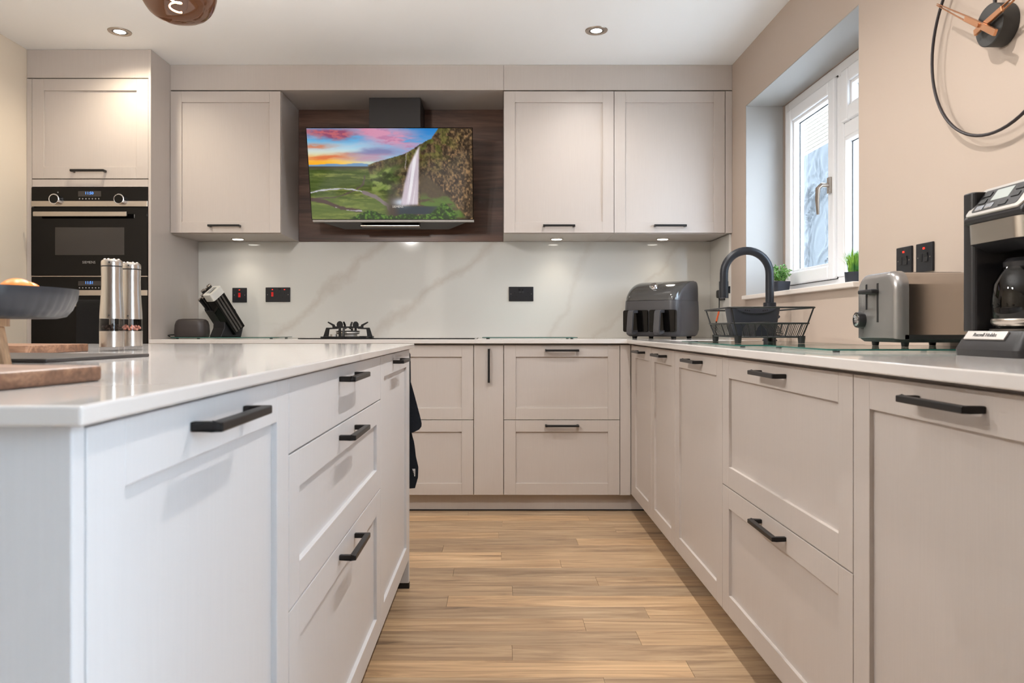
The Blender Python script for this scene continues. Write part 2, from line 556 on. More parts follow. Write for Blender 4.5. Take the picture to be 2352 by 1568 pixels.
# window in the right wall
w = struct(empty('window_1', (XR + 0.19, 0, 0)))
def frame(mb, x0, x1, y0, y1, z0, z1, t):
    mb.box(x0, x1, y0, y0 + t, z0, z1).box(x0, x1, y1 - t, y1, z0, z1)
    mb.box(x0, x1, y0 + t, y1 - t, z1 - t, z1).box(x0, x1, y0 + t, y1 - t, z0, z0 + t)
    return mb
zs = WZ0 + 0.02
frame(MB(), 0.012, 0.075, WY0, WY1, zs, WZ1, 0.055).build('outer_frame', white_pvc, w, 0.004)
YM = 3.165
box('mullion', white_pvc, 0.008, 0.075, YM - 0.032, YM + 0.032, zs + 0.055, WZ1 - 0.055, w, 0.006)
ZT = 1.79
box('transom', white_pvc, 0.008, 0.075, WY0 + 0.055, YM - 0.032, ZT - 0.032, ZT + 0.032, w, 0.006)
def sash(y0, y1, z0, z1, name='sash'):
    s = frame(MB(), -0.006, 0.062, y0, y1, z0, z1, 0.062).build(name, white_pvc, w, 0.008)
    frame(MB(), 0.010, 0.03, y0 - 0.003, y1 + 0.003, z0 - 0.003, z1 + 0.003, 0.005).build('gasket', matt_black, s)
    frame(MB(), 0.008, 0.05, y0 + 0.060, y1 - 0.060, z0 + 0.060, z1 - 0.060, 0.014).build('bead', white_pvc, s, 0.003)
    frame(MB(), 0.0365, 0.0395, y0 + 0.0735, y1 - 0.0735, z0 + 0.0735, z1 - 0.0735, 0.004).build('seal', matt_black, s)
    box('pane', pane_glass, 0.040, 0.044, y0 + 0.070, y1 - 0.070, z0 + 0.070, z1 - 0.070, s)
    return s
s1 = sash(YM + 0.030, WY1 - 0.052, zs + 0.050, WZ1 - 0.050)
sash(WY0 + 0.052, YM - 0.030, ZT + 0.030, WZ1 - 0.050)
frame(MB(), 0.008, 0.06, WY0 + 0.052, YM - 0.030, zs + 0.052, ZT - 0.030, 0.018).build('glazing_bead', white_pvc, w, 0.004)
frame(MB(), 0.0365, 0.0395, WY0 + 0.0695, YM - 0.0475, zs + 0.0695, ZT - 0.0475, 0.004).build('seal', matt_black, w)
box('pane', pane_glass, 0.040, 0.044, WY0 + 0.068, YM - 0.046, zs + 0.068, ZT - 0.046, w)
hy, hz = YM + 0.062, 1.575
m = MB()
m.box(-0.016, -0.004, hy - 0.014, hy + 0.014, hz - 0.035, hz + 0.035)
m.tube([(-0.012, hy, hz), (-0.045, hy, hz + 0.002), (-0.058, hy + 0.006, hz - 0.012), (-0.058, hy + 0.014, hz - 0.06), (-0.052, hy + 0.02, hz - 0.125)], [0.010, 0.010, 0.011, 0.009, 0.006], 10)
m.build('window_handle', nickel, s1, 0)

# plinths
pl = struct(box('trim_3', cab_mat, -1.785, 0.765, 3.83, 3.846, 0.0, 0.0905))
box('floor_seal', seal_mat, -1.785, 0.7605, 3.826, 3.8299, 0.0005, 0.007, pl)
pl = struct(box('trim_4', cab_mat, 0.765, 0.781, 0.2, 3.829, 0.0, 0.096))
box('floor_seal', seal_mat, 0.761, 0.7649, 0.2, 3.826, 0.0005, 0.007, pl)
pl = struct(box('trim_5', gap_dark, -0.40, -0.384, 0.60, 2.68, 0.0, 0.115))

# ------------------------------------------------------------------ cabinets
HL = 0.172
def handle(parent, cx, z, vert=False):
    m = MB()
    s = 0.0055
    h = HL / 2
    pts = []
    m.box(-h, h, -0.035, -0.035 + 2 * s, -s, s)
    m.box(-h, -h + 2 * s, -0.035 + 2 * s, 0.0, -s, s)
    m.box(h - 2 * s, h, -0.035 + 2 * s, 0.0, -s, s)
    bmesh.ops.remove_doubles(m.bm, verts=m.bm.verts, dist=1e-5)
    if vert:
        m.bm.transform(Matrix.Rotation(PI / 2, 4, 'Y'))
    m.bm.transform(Matrix.Translation((cx, 0, z)))
    return m.build('handle', black_metal, parent, 0.0018, 2)

def front(root, kind, name, x0, x1, z0, z1, hpos, cab_mat=cab_mat):
    g = 0.0015
    a, b, c, e = x0 + g, x1 - g, z0 + g, z1 - g
    if kind == 'shaker':
        f = 0.060
        m = MB()
        m.box(a, a + f, 0, 0.02, c, e).box(b - f, b, 0, 0.02, c, e)
        m.box(a + f + 0.0001, b - f - 0.0001, 0, 0.02, e - f, e).box(a + f + 0.0001, b - f - 0.0001, 0, 0.02, c, c + f)
        d = m.build(name, cab_mat, root, 0.0009, 2)
        box('panel', cab_mat, a + f - 0.004, b - f + 0.004, 0.0085, 0.018, c + f - 0.004, e - f + 0.004, d)
    else:
        d = box(name, cab_mat, a, b, 0, 0.02, c, e, root, 0.0012)
    cx = (a + b) / 2
    if hpos == 'top':
        handle(d, cx, e - 0.026)
    elif hpos == 'bottom':
        handle(d, cx, c + 0.036)
    elif hpos == 'vert':
        handle(d, cx + 0.001, e - 0.026 - HL / 2 + 0.008, True)
    return d

def unit(name, label, loc, rz, w, depth, z0, z1, fronts, group=None, fillers=(), cab_mat=cab_mat):
    r = thing(name, label, 'cabinet', loc, rz, group)
    box('carcass', cab_mat, 0.0005, w - 0.0005, 0.0215, depth, z0, z1, r)
    for (kind, nm, x0, x1, a, b, hp) in fronts:
        front(r, kind, nm, x0, x1, a, b, hp, cab_mat)
    for (x0, x1, a, b) in fillers:
        box('filler', cab_mat, x0 + 0.0015, x1 - 0.0015, 0.001, 0.02, a, b, r, 0.001)
    return r

B0, B1, BM = 0.091, 0.863, 0.478
R0 = 0.098
CT = WT - 0.022                     # carcass top under the main worktop
def two_drawers(w, z=B0):
    return [('shaker', 'drawer', 0, w, BM, B1, 'top'), ('shaker', 'drawer', 0, w, z, BM, 'top')]
BD = YB - YF - 0.0005
unit('drawer_cabinet', 'beige base cabinet with two deep shaker drawers next to the tall oven housing', (-1.785, YF, 0), 0, 0.755, BD, B0, CT, two_drawers(0.755))
unit('drawer_cabinet', 'wide beige base cabinet with two shaker drawers below the black hob', (-1.03, YF, 0), 0, 0.9025, BD, B0, CT, two_drawers(0.9025))
unit('pull_out_cabinet', 'narrow plain beige base cabinet with an upright black handle', (-0.1275, YF, 0), 0, 0.1543, BD, B0, CT,
     [('slab', 'door', 0, 0.1543, B0, B1, 'vert')])
unit('drawer_cabinet', 'beige base cabinet with two shaker drawers between narrow pull-out and inner corner', (0.0268, YF, 0), 0, 0.597, BD, B0, CT, two_drawers(0.597))
unit('corner_cabinet', 'blind corner base cabinet showing only a narrow beige corner post', (0.6238, YF, 0), 0, XR - 0.6238 - 0.001, BD, B0, CT, [],
     None, [(0.0, XF - 0.6238, B0, B1)])
# right run (local x runs towards the camera)
R90 = -PI / 2
RD = XR - XF - 0.0005
unit('sink_cabinet', 'beige base cabinet with two narrow shaker doors below the black tap', (XF, YF, 0), R90, YF - 2.834, RD, R0, CT,
     [('shaker', 'door', 0.06, 0.506, R0, B1, 'top'), ('shaker', 'door', 0.506, 0.946, R0, B1, 'top')], None, [(0.0015, 0.06, R0, B1)])
unit('base_cabinet', 'beige base cabinet with one tall shaker door between sink cabinet and drawers', (XF, 2.834, 0), R90, 0.599, RD, R0, CT,
     [('shaker', 'door', 0, 0.599, R0, B1, 'top')])
unit('drawer_cabinet', 'wide beige base cabinet with two shaker drawers on the window side', (XF, 2.235, 0), R90, 0.824, RD, R0, CT, two_drawers(0.824, R0))
unit('base_cabinet', 'beige base cabinet with one shaker door under the coffee machine', (XF, 1.411, 0), R90, 0.600, RD, R0, CT,
     [('shaker', 'door', 0, 0.600, R0, B1, 'top')])
unit('base_cabinet', 'beige base cabinet with one shaker door at the open end of the window run', (XF, 0.811, 0), R90, 0.600, RD, R0, CT,
     [('shaker', 'door', 0, 0.600, R0, B1, 'top')])

# worktop (continuous L with a sink cut-out)
xs = [-1.785, 0.655, 0.80, 1.12, XR - 0.0005]
ys = [0.19, 3.02, 3.52, 3.755, YB - 0.0005]
fl = {(i, 3) for i in range(4)} | {(i, j) for i in (1, 2, 3) for j in (0, 1, 2)}
fl.discard((2, 1))
tag(MB().cells(xs, ys, fl, CT + 0.0005, WT).build('worktop', quartz, None, 0.0025, 2),
    'white quartz worktop running along the back wall and below the window', 'worktop')
sk = thing('sink', 'sunken black sink in the worktop below the black tap', 'sink', (0.96, 3.27, 0))
m = MB()
o1 = rrect(-0.165, 0.165, -0.255, 0.255, 0.02); i1 = rrect(-0.157, 0.157, -0.247, 0.247, 0.02)
i0 = rrect(-0.147, 0.147, -0.237, 0.237, 0.03)
m.loft([[(x, y, CT - 0.001) for x, y in o1], [(x, y, CT - 0.19) for x, y in o1], ], cap=False)
m.loft([[(x, y, CT - 0.001) for x, y in o1], [(x, y, CT - 0.001) for x, y in i1], [(x, y, CT - 0.18) for x, y in i0]], cap=False)
m.face([m._v((x, y, CT - 0.18), None) for x, y in i0])
m.build('basin', matt_black, sk)
MB().lathe([(0, 0.002), (0.035, 0.002), (0.035, 0.0), (0, 0)], 24, (0, 0, CT - 0.179)).build('drain', steel, sk)

# island
IT = WT - 0.0165
D0 = 0.105
P90 = PI / 2
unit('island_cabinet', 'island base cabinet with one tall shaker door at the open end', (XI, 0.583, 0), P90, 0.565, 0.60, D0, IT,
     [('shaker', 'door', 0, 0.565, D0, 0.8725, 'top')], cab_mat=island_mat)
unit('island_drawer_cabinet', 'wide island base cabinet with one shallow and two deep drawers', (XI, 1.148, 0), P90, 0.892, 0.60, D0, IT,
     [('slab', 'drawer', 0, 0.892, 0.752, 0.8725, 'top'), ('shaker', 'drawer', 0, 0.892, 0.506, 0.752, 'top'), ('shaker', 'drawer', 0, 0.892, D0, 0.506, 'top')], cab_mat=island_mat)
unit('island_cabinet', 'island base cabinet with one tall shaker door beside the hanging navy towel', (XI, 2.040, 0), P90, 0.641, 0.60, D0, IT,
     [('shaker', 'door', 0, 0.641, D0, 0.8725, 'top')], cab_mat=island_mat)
e = thing('island_end_panel', 'pale flat end panel closing the island towards the dining side', 'panel', (0, 0, 0))
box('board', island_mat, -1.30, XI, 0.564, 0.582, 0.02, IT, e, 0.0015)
box('foot', matt_black, -1.29, XI - 0.001, 0.565, 0.581, 0.0, 0.02, e)
e = thing('island_end_panel', 'pale flat end panel of the island behind the navy towel', 'panel', (0, 0, 0))
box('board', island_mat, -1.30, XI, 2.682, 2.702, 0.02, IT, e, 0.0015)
box('foot', matt_black, -1.29, XI + 0.001, 2.683, 2.703, 0.0, 0.02, e)
e = thing('island_back_panel', 'pale panel along the seating side of the island', 'panel', (0, 0, 0))
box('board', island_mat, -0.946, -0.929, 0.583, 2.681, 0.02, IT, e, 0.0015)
box('foot', matt_black, -0.945, -0.930, 0.584, 2.680, 0.0, 0.02, e)
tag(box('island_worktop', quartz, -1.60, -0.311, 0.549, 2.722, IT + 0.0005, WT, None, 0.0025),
    'white quartz worktop on the kitchen island', 'worktop')

# wall units and pelmet
WD = YB - YW - 0.0005
Z0, Z1 = 1.463, 2.240
def wall_unit(label, x0, wd, fill=None):
    r = thing('wall_cabinet', label, 'cabinet', (x0, YW, 0))
    box('carcass', cab_mat, 0.0005, wd - 0.0005, 0.0215, WD, Z0, Z1, r)
    front(r, 'shaker', 'door', 0, wd, Z0 + 0.003, Z1 - 0.002, 'bottom')
    if fill:
        box('filler', cab_mat, fill[0], fill[1], 0.001, WD, Z0 + 0.003, Z1 - 0.002, r, 0.001)
    return r
wall_unit('beige shaker wall cabinet between the oven housing and the dark walnut panel', -1.785, 0.601)
wall_unit('beige shaker wall cabinet with black handle directly beside the dark walnut panel', 0.028, 0.600)
wall_unit('beige shaker wall cabinet in the corner by the window wall', 0.628, 0.604, (0.606, XR - 0.628 - 0.001))
tag(box('pelmet_board', cab_mat, -1.785, 0.0275, YW + 0.002, YB - 0.0005, 2.2435, ZC - 0.0005, None, 0.001),
    'long beige pelmet board closing the gap above hood and walnut panel', 'pelmet', 'pelmet boards under the ceiling')
tag(box('pelmet_board', cab_mat, 0.0285, XR - 0.001, YW + 0.002, YB - 0.0005, 2.2435, ZC - 0.0005, None, 0.001),
    'beige pelmet board above the two wall cabinets by the window', 'pelmet', 'pelmet boards under the ceiling')
tag(box('walnut_panel', walnut, -1.183, 0.0275, 4.360, YB - 0.0005, 1.4625, 2.243, None, 0.0008),
    'dark walnut wall panel behind the cooker hood', 'panel')
# splashback
tag(box('splashback', splash_mat, -1.784, XR - 0.013, 4.3735, YB - 0.0005, WT + 0.0005, 1.462),
    'white veined marble splashback behind the hob', 'splashback')
tag(box('splashback', splash_mat, XR - 0.0125, XR - 0.0005, 4.02, YB - 0.001, WT + 0.0005, 1.462),
    'short marble splashback return in the corner by the tap', 'splashback')

# tall oven housing
r = thing('oven_housing', 'tall beige oven housing with a top door beside the left wall', 'cabinet', (-2.424, YF, 0))
HW = 0.639
box('side_panel', cab_mat, HW - 0.0135, HW, -0.002, BD, 0.0, ZC - 0.001, r, 0.001)
box('side_panel', cab_mat, 0.0, 0.026, -0.0, BD, 0.0, 2.230, r, 0.001)
box('top_board', cab_mat, 0.0, HW - 0.0145, 0.002, BD, 2.235, ZC - 0.001, r, 0.001)
box('back_panel', cab_mat, 0.0265, HW - 0.014, BD - 0.02, BD, 0.09, 2.232, r)
box('shelf', cab_mat, 0.0265, HW - 0.014, 0.022, BD - 0.0205, 1.676, 1.70, r)
box('shelf', cab_mat, 0.0265, HW - 0.014, 0.022, BD - 0.0205, 0.596, 0.615, r)
front(r, 'shaker', 'door', 0.0265, HW - 0.0135, 1.716, 2.231, 'bottom')
box('strip', cab_mat, 0.028, HW - 0.015, 0.0, 0.02, 1.675, 1.713, r, 0.001)
front(r, 'shaker', 'drawer', 0.0265, HW - 0.0135, 0.091, 0.592, 'top')

def oven(label, z0, z1, clock, knobs):
    o = thing('built_in_oven', label, 'oven', (-2.397, YF, 0), 0, 'ovens in the tall housing')
    W = 0.596
    H = z1 - z0
    cp = 0.070 if knobs else 0.066
    box('body', matt_black, 0.004, W - 0.004, 0.012, 0.54, z0 + 0.004, z1 - 0.002, o)
    c = box('control_panel', gloss_black, 0, W, -0.004, 0.011, z1 - cp, z1, o, 0.001)
    box('display', display_dark, 0.24, 0.358, -0.0048, -0.0042, z1 - cp + 0.022, z1 - 0.020, c)
    text('clock_digits', clock, 0.020, facing_y(0.297, -0.0052, z1 - cp / 2 + 0.004), digit_glow, c)
    for k in range(7):
        MB().lathe([(0, 0), (0.0035, 0), (0.0035, 0.0004), (0, 0.0004)], 10, M=Matrix.Translation((0.247 + k * 0.0165, -0.0042, z1 - cp + 0.011)) @ Matrix.Rotation(PI / 2, 4, 'X')).build('touch_symbol', print_grey, c)
    box('steel_strip', steel, 0, W, -0.006, 0.011, z1 - cp - 0.029, z1 - cp - 0.0005, o, 0.001)
    zd = z1 - cp - 0.033
    d = box('door', gloss_black, 0, W, -0.006, 0.011, z0 + 0.006, zd, o, 0.001)
    if knobs:
        box('window', display_dark, 0.123, 0.478, -0.0066, -0.0061, zd - 0.245, zd - 0.103, d)
        text('lettering', 'SIEMENS', 0.0185, facing_y(0.296, -0.0066, zd - 0.283), print_grey, d)
    m = MB().box(0.035, W - 0.085 if knobs else W - 0.085, -0.050, -0.036, zd - 0.053, zd - 0.028)
    m.box(0.07, 0.085, -0.036, -0.006, zd - 0.047, zd - 0.034).box(W - 0.14, W - 0.125, -0.036, -0.006, zd - 0.047, zd - 0.034)
    m.build('handle', steel, d, 0.004, 3)
    box('steel_edge', steel, 0, W, -0.006, 0.010, z0, z0 + 0.0045, o)
    if knobs:
        for kx in (0.128, 0.459):
            M = Matrix.Translation((kx, -0.004, z1 - cp + 0.006)) @ Matrix.Rotation(PI / 2, 4, 'X')
            kn = MB().lathe([(0.027, 0), (0.027, 0.022), (0.024, 0.024), (0.022, 0.0235), (0.0215, 0.020), (0, 0.020)], 32, M=M).build('knob', chrome, o)
            MB().lathe([(0.0212, 0.0202), (0.0212, 0.0225), (0, 0.0225)], 28, M=M).build('knob_cap', gloss_black, kn)
        MB().lathe([(0, 0), (0.004, 0), (0.004, 0.0004), (0, 0.0004)], 4, M=Matrix.Translation((0.136, -0.0042, z1 - 0.026)) @ Matrix.Rotation(PI / 2, 4, 'X')).build('symbol', print_grey, c)
    return o
oven('black built-in oven with two round steel knobs and a lit clock', 1.213, 1.672, '11:50', True)
ov2 = oven('lower black built-in oven with a dark towel on its handle', 0.62, 1.211, '11:51', False)

# black tea towel on the lower oven handle
m = MB()
def drape(mb, x0, x1, ytop, ztop, zlow_f, zlow_b, thick, nx=20, amp=0.004, f=22.0):
    prof = [(ytop - thick - 0.004, zlow_f)] + [(ytop - thick - 0.002, zlow_f + (ztop - 0.02 - zlow_f) * k / 8) for k in range(1, 9)]
    prof += [(ytop - thick + thick * (1 - math.cos(PI * k / 6)), ztop - 0.02 + 0.02 * math.sin(PI * k / 6)) for k in range(1, 6)]
    prof += [(ytop + thick, ztop - 0.02 - (ztop - 0.02 - zlow_b) * k / 6) for k in range(0, 7)]
    rows = []
    for i in range(nx + 1):
        x = x0 + (x1 - x0) * i / nx
        rr = []
        for (y, z) in prof:
            d = amp * math.sin(f * x + 3 * z) * min(1, max(0, (ztop - z) * 6))
            rr.append((x, y + d * (1 if y < ytop else 0.2), z))
        rows.append(rr)
    V = [[mb._v(p, None) for p in r] for r in rows]
    for i in range(nx):
        for j in range(len(prof) - 1):
            mb.face([V[i][j], V[i + 1][j], V[i + 1][j + 1], V[i][j + 1]])
drape(m, -2.135, -1.86, YF - 0.043, 1.092, 0.64, 0.80, 0.014)
o = m.build('tea_towel', black_towel)
md = o.modifiers.new('thickness', 'SOLIDIFY'); md.thickness = 0.003; md.offset = 0
tag(o, 'black tea towel draped over the lower oven handle', 'towel')

# ------------------------------------------------------------------ cooker hood
hd = thing('cooker_hood', 'angled black cooker hood whose glass shows a waterfall landscape at sunset', 'hood', (-0.585, 4.36, 0))
box('chimney', hood_black, -0.142, 0.147, -0.229, 0.0, 1.98, 2.243, hd, 0.002)
Wg, Hg = 0.902, 0.497
zt, zb, yt, yb = 2.031, 1.552, -0.390, -0.262
ang = math.atan2(yt - yb, zt - zb)
# glass panel with painted picture (vertex colours on a fine grid)
def fbm(x, y, s=0.0, octv=5):
    r = np.zeros_like(x); a = 0.5; fr = 1.0
    for o_ in range(octv):
        X = x * fr + s * 13.7 + o_ * 5.3; Y = y * fr + s * 7.1 + o_ * 9.2
        xi = np.floor(X); yi = np.floor(Y); xf = X - xi; yf = Y - yi
        def h(a_, b_):
            v = np.sin(a_ * 127.1 + b_ * 311.7) * 43758.5453
            return v - np.floor(v)
        u = xf * xf * (3 - 2 * xf); v = yf * yf * (3 - 2 * yf)
        n = (h(xi, yi) * (1 - u) + h(xi + 1, yi) * u) * (1 - v) + (h(xi, yi + 1) * (1 - u) + h(xi + 1, yi + 1) * u) * v
        r += a * n; a *= 0.5; fr *= 2.03
    return r
def sstep(a, b, x):
    t_ = np.clip((x - a) / (b - a), 0, 1)
    return t_ * t_ * (3 - 2 * t_)
def mixc(c, col, k):
    return c * (1 - k[..., None]) + np.array(col, float) * k[..., None]
def picture(u, v):
    n1 = fbm(u * 6, v * 16, 1); n2 = fbm(u * 14, v * 30, 2); n3 = fbm(u * 40, v * 30, 3); n4 = fbm(u * 90, v * 60, 4, 3)
    c = np.zeros(u.shape + (3,)) + np.array([96, 178, 228.])
    c = mixc(c, (40, 130, 205), sstep(0.25, 0.0, v) * sstep(0.35, 0.75, u))
    c = mixc(c, (196, 226, 238), sstep(0.10, 0.26, v) * sstep(0.75, 0.2, u))
    c = mixc(c, (252, 214, 120), sstep(0.20, 0.36, v) * sstep(0.55, 0.05, u))
    c = mixc(c, (255, 178, 30), sstep(0.29, 0.39, v) * sstep(0.42, 0.0, u))
    nc = fbm(u * 9 + n1 * 1.5, v * 22, 21, 6); nd = fbm(u * 22, v * 46, 22, 5)
    def blob(u0, v0, su, sv):
        return np.exp(-((u - u0 + (nd - 0.5) * 0.08) / su) ** 2 - ((v - v0 + (nc - 0.5) * 0.06) / sv) ** 2)
    hz = sstep(0.30, 0.62, nc) * 0.30 * sstep(0.40, 0.1, v)
    c = mixc(c, (236, 214, 214), hz * sstep(0.9, 0.3, u))
    pk = np.clip(blob(0.44, 0.06, 0.17, 0.07) + 0.9 * blob(0.56, 0.14, 0.14, 0.07) + 0.7 * blob(0.62, 0.24, 0.08, 0.05) + 0.5 * blob(0.36, 0.03, 0.06, 0.03), 0, 1) * sstep(0.25, 0.60, nc + 0.1)
    c = mixc(c, (222, 150, 178), pk * 0.95)
    c = mixc(c, (176, 118, 158), pk * sstep(0.5, 0.68, nd) * 0.6)
    dk = np.clip(blob(0.10, 0.04, 0.15, 0.05) + blob(0.19, 0.08, 0.08, 0.04), 0, 1) * sstep(0.2, 0.5, nc + 0.1)
    c = mixc(c, (150, 74, 104), dk * 0.95)
    c = mixc(c, (214, 112, 112), dk * sstep(0.48, 0.62, nd) * 0.7)
    og = np.clip(blob(0.04, 0.19, 0.10, 0.03) + blob(0.15, 0.31, 0.13, 0.022) + 0.8 * blob(0.02, 0.32, 0.10, 0.02) + 0.6 * blob(0.25, 0.28, 0.08, 0.015), 0, 1) * sstep(0.2, 0.5, nc + 0.1)
    c = mixc(c, (222, 112, 66), og * 0.9)
    gp = np.clip(blob(0.45, 0.24, 0.10, 0.035) + blob(0.38, 0.28, 0.12, 0.03) + 0.7 * blob(0.36, 0.33, 0.12, 0.02), 0, 1) * sstep(0.2, 0.5, nc + 0.1)
    c = mixc(c, (128, 128, 172), gp * 0.95)
    c = mixc(c, (216, 152, 166), gp * sstep(0.255, 0.31, v) * 0.8)
    hills = 0.392 - 0.018 * np.exp(-((u - 0.30) / 0.07) ** 2) - 0.012 * np.exp(-((u - 0.14) / 0.06) ** 2)
    c = mixc(c, (112, 150, 186), sstep(0.0, 0.004, v - hills))
    # plain
    pl_ = sstep(0.0, 0.006, v - 0.408)
    g = np.zeros_like(c) + np.array([78, 94, 42.])
    g = mixc(g, (122, 130, 66), sstep(0.38, 0.64, fbm(u * 6, v * 26, 5, 6)))
    g = mixc(g, (64, 78, 34), sstep(0.42, 0.62, fbm(u * 40, v * 70, 15, 4)) * 0.55)
    g = mixc(g, (56, 76, 26), sstep(0.5, 0.66, fbm(u * 8, v * 40, 6)) * 0.8)
    g = mixc(g, (72, 66, 52), sstep(0.47, 0.41, v))
    g = mixc(g, (120, 138, 60), sstep(0.7, 0.82, v) * 0.4)
    c = c * (1 - pl_[..., None]) + g * pl_[..., None]
    # stream and paths
    def stroke(pts, wd, col, k=1.0):
        nonlocal c
        dmin = np.full(u.shape, 9.0); wob_ = (n2 - 0.5) * 0.03
        for (a0, b0), (a1, b1) in zip(pts[:-1], pts[1:]):
            dx, dy = (a1 - a0) * 1.8, b1 - b0
            t_ = np.clip((((u - a0) * 1.8) * dx + (v - b0) * dy) / (dx * dx + dy * dy), 0, 1)
            dmin = np.minimum(dmin, np.hypot((u - a0) * 1.8 - t_ * dx + wob_, v - b0 - t_ * dy + wob_ * 0.7))
        c = mixc(c, col, sstep(wd, wd * 0.55, dmin + (n3 - 0.5) * wd * 0.6) * k)
    stroke([(0.34, 0.52), (0.33, 0.6), (0.27, 0.68), (0.16, 0.75), (0.0, 0.775)], 0.010, (84, 74, 66))
    stroke([(0.0, 0.70), (0.12, 0.66), (0.26, 0.665), (0.36, 0.71), (0.45, 0.80)], 0.010, (190, 188, 198))
    stroke([(0.33, 0.70), (0.40, 0.745), (0.47, 0.84), (0.50, 0.93)], 0.026, (128, 116, 116))
    stroke([(0.0, 0.775), (0.08, 0.80), (0.18, 0.87), (0.30, 0.905)], 0.024, (78, 60, 56))
    stroke([(0.15, 0.865), (0.22, 0.895), (0.31, 0.905)], 0.009, (180, 174, 184))
    # cliff
    ex = np.array([0.33, 0.37, 0.46, 0.55, 0.61, 0.64, 0.68, 0.725, 0.755, 0.775, 0.80, 1.0])
    ey = np.array([0.41, 0.385, 0.34, 0.292, 0.255, 0.22, 0.17, 0.13, 0.105, 0.05, -0.02, -0.2])
    ed = np.interp(u, ex, ey) + (n3 - 0.5) * 0.02
    cl = sstep(0.0, 0.006, v - ed) * sstep(0.355, 0.37, u + (v - 0.4) * -0.06 + 0.0 * n2)
    rk_ = fbm(u * 55 + 2 * n2, v * 26 + u * 10, 31, 6); rs_ = fbm(u * 120, v * 45, 32, 4)
    rock = np.zeros_like(c) + np.array([58, 46, 35.])
    rock = mixc(rock, (122, 98, 70), sstep(0.30, 0.70, rk_) * 0.9)
    rock = mixc(rock, (172, 134, 92), sstep(0.50, 0.75, rs_) * sstep(0.64, 0.95, u + 0.2 * v) * 0.8)
    rock = mixc(rock, (34, 27, 22), sstep(0.50, 0.34, rs_) * 0.5)
    moss = sstep(0.38, 0.62, fbm(u * 22, v * 16, 8, 6)) * sstep(0.58, 0.15, v) * (0.4 + 0.8 * rs_)
    rock = mixc(rock, (104, 118, 48), moss * 0.8 * sstep(0.98, 0.74, u))
    slope = sstep(0.0, 0.09, v - ed - 0.05 + (n2 - 0.5) * 0.08) * sstep(0.60, 0.48, u + 0.15 * (v - 0.5) + (n2 - 0.5) * 0.08)
    gs = np.zeros_like(c) + np.array([82, 104, 42.])
    gs = mixc(gs, (132, 148, 78), sstep(0.35, 0.68, fbm((u + v * 0.6) * 34, (v - u) * 8, 9, 6)))
    gs = mixc(gs, (44, 54, 28), sstep(0.42, 0.62, fbm(u * 20, v * 14, 10, 6)) * 0.85)
    rock = rock * (1 - slope[..., None]) + gs * slope[..., None]
    rock = mixc(rock, (66, 54, 46), sstep(0.70, 0.78, v) * sstep(0.62, 0.50, u) * 0.9)
    cave_edge = np.interp(v, [0.40, 0.55, 0.68, 0.8, 1.0], [0.66, 0.76, 0.83, 0.89, 0.98]) + (n3 - 0.5) * 0.02
    cave = sstep(0.0, 0.03, cave_edge - u) * sstep(0.45, 0.55, v) * sstep(0.66, 0.69, u)
    rock = mixc(rock, (78, 66, 48), cave * 0.9)
    rock = mixc(rock, (84, 112, 44), cave * sstep(0.68, 0.80, v) * sstep(0.35, 0.55, n2))
    cl = np.maximum(cl, 0) * (1 - sstep(0.50, 0.44, u) * sstep(0.66, 0.72, v))
    c = c * (1 - cl[..., None]) + rock * cl[..., None]
    # pool, mist, waterfall
    c = mixc(c, (36, 50, 60), sstep(0.0, 0.02, 0.055 - np.abs(v - 0.90)) * sstep(0.50, 0.56, u) * sstep(0.90, 0.70, u))
    c = mixc(c, (196, 206, 222), np.exp(-((u - 0.56) / 0.05) ** 2 - ((v - 0.81) / 0.045) ** 2))
    le = np.interp(v, [0.18, 0.25, 0.4, 0.6, 0.84], [0.672, 0.648, 0.605, 0.572, 0.545])
    re = np.interp(v, [0.18, 0.25, 0.4, 0.6, 0.84], [0.690, 0.684, 0.680, 0.676, 0.668])
    st = fbm(u * 70 + v * 6, v * 1.5, 11, 3)
    wf = sstep(0.0, 0.02, u - le) * sstep(0.0, 0.014, re - u) * sstep(0.18, 0.2, v) * sstep(0.86, 0.82, v)
    wc = np.zeros_like(c) + np.array([206, 192, 204.])
    wc = mixc(wc, (246, 242, 248), sstep(0.4, 0.6, st))
    wc = mixc(wc, (168, 146, 140), sstep(0.56, 0.75, fbm(u * 46, v * 2, 12, 3)) * 0.7)
    c = c * (1 - (wf * 0.95)[..., None]) + wc * (wf * 0.95)[..., None]
    stroke([(0.600, 0.27), (0.592, 0.36), (0.588, 0.44)], 0.006, (190, 176, 178), 0.7)
    # foreground bushes
    fg = 0.985 - 0.09 * np.exp(-((u - 0.36) / 0.085) ** 2) - 0.045 * np.exp(-((u - 0.6) / 0.12) ** 2) - 0.16 * np.exp(-((u - 0.82) / 0.07) ** 2) + (n3 - 0.5) * 0.05
    bk = sstep(0.0, 0.01, v - fg) * sstep(0.22, 0.27, u) * sstep(0.92, 0.88, u)
    bc = np.zeros_like(c) + np.array([54, 92, 22.])
    bc = mixc(bc, (92, 132, 40), sstep(0.5, 0.64, n4))
    bc = mixc(bc, (28, 54, 14), sstep(0.5, 0.36, n4))
    c = c * (1 - bk[..., None]) + bc * bk[..., None]
    return np.clip(c, 0, 255)
NU, NV = 300, 166
uu, vv = np.meshgrid(np.linspace(0, 1, NU + 1), np.linspace(0, 1, NV + 1))
rgb = picture(uu, vv) / 255.0
rgb = np.where(rgb <= 0.04045, rgb / 12.92, ((rgb + 0.055) / 1.055) ** 2.4)
gm = Matrix.Translation((0, yb, zb)) @ Matrix.Rotation(-ang, 4, 'X')
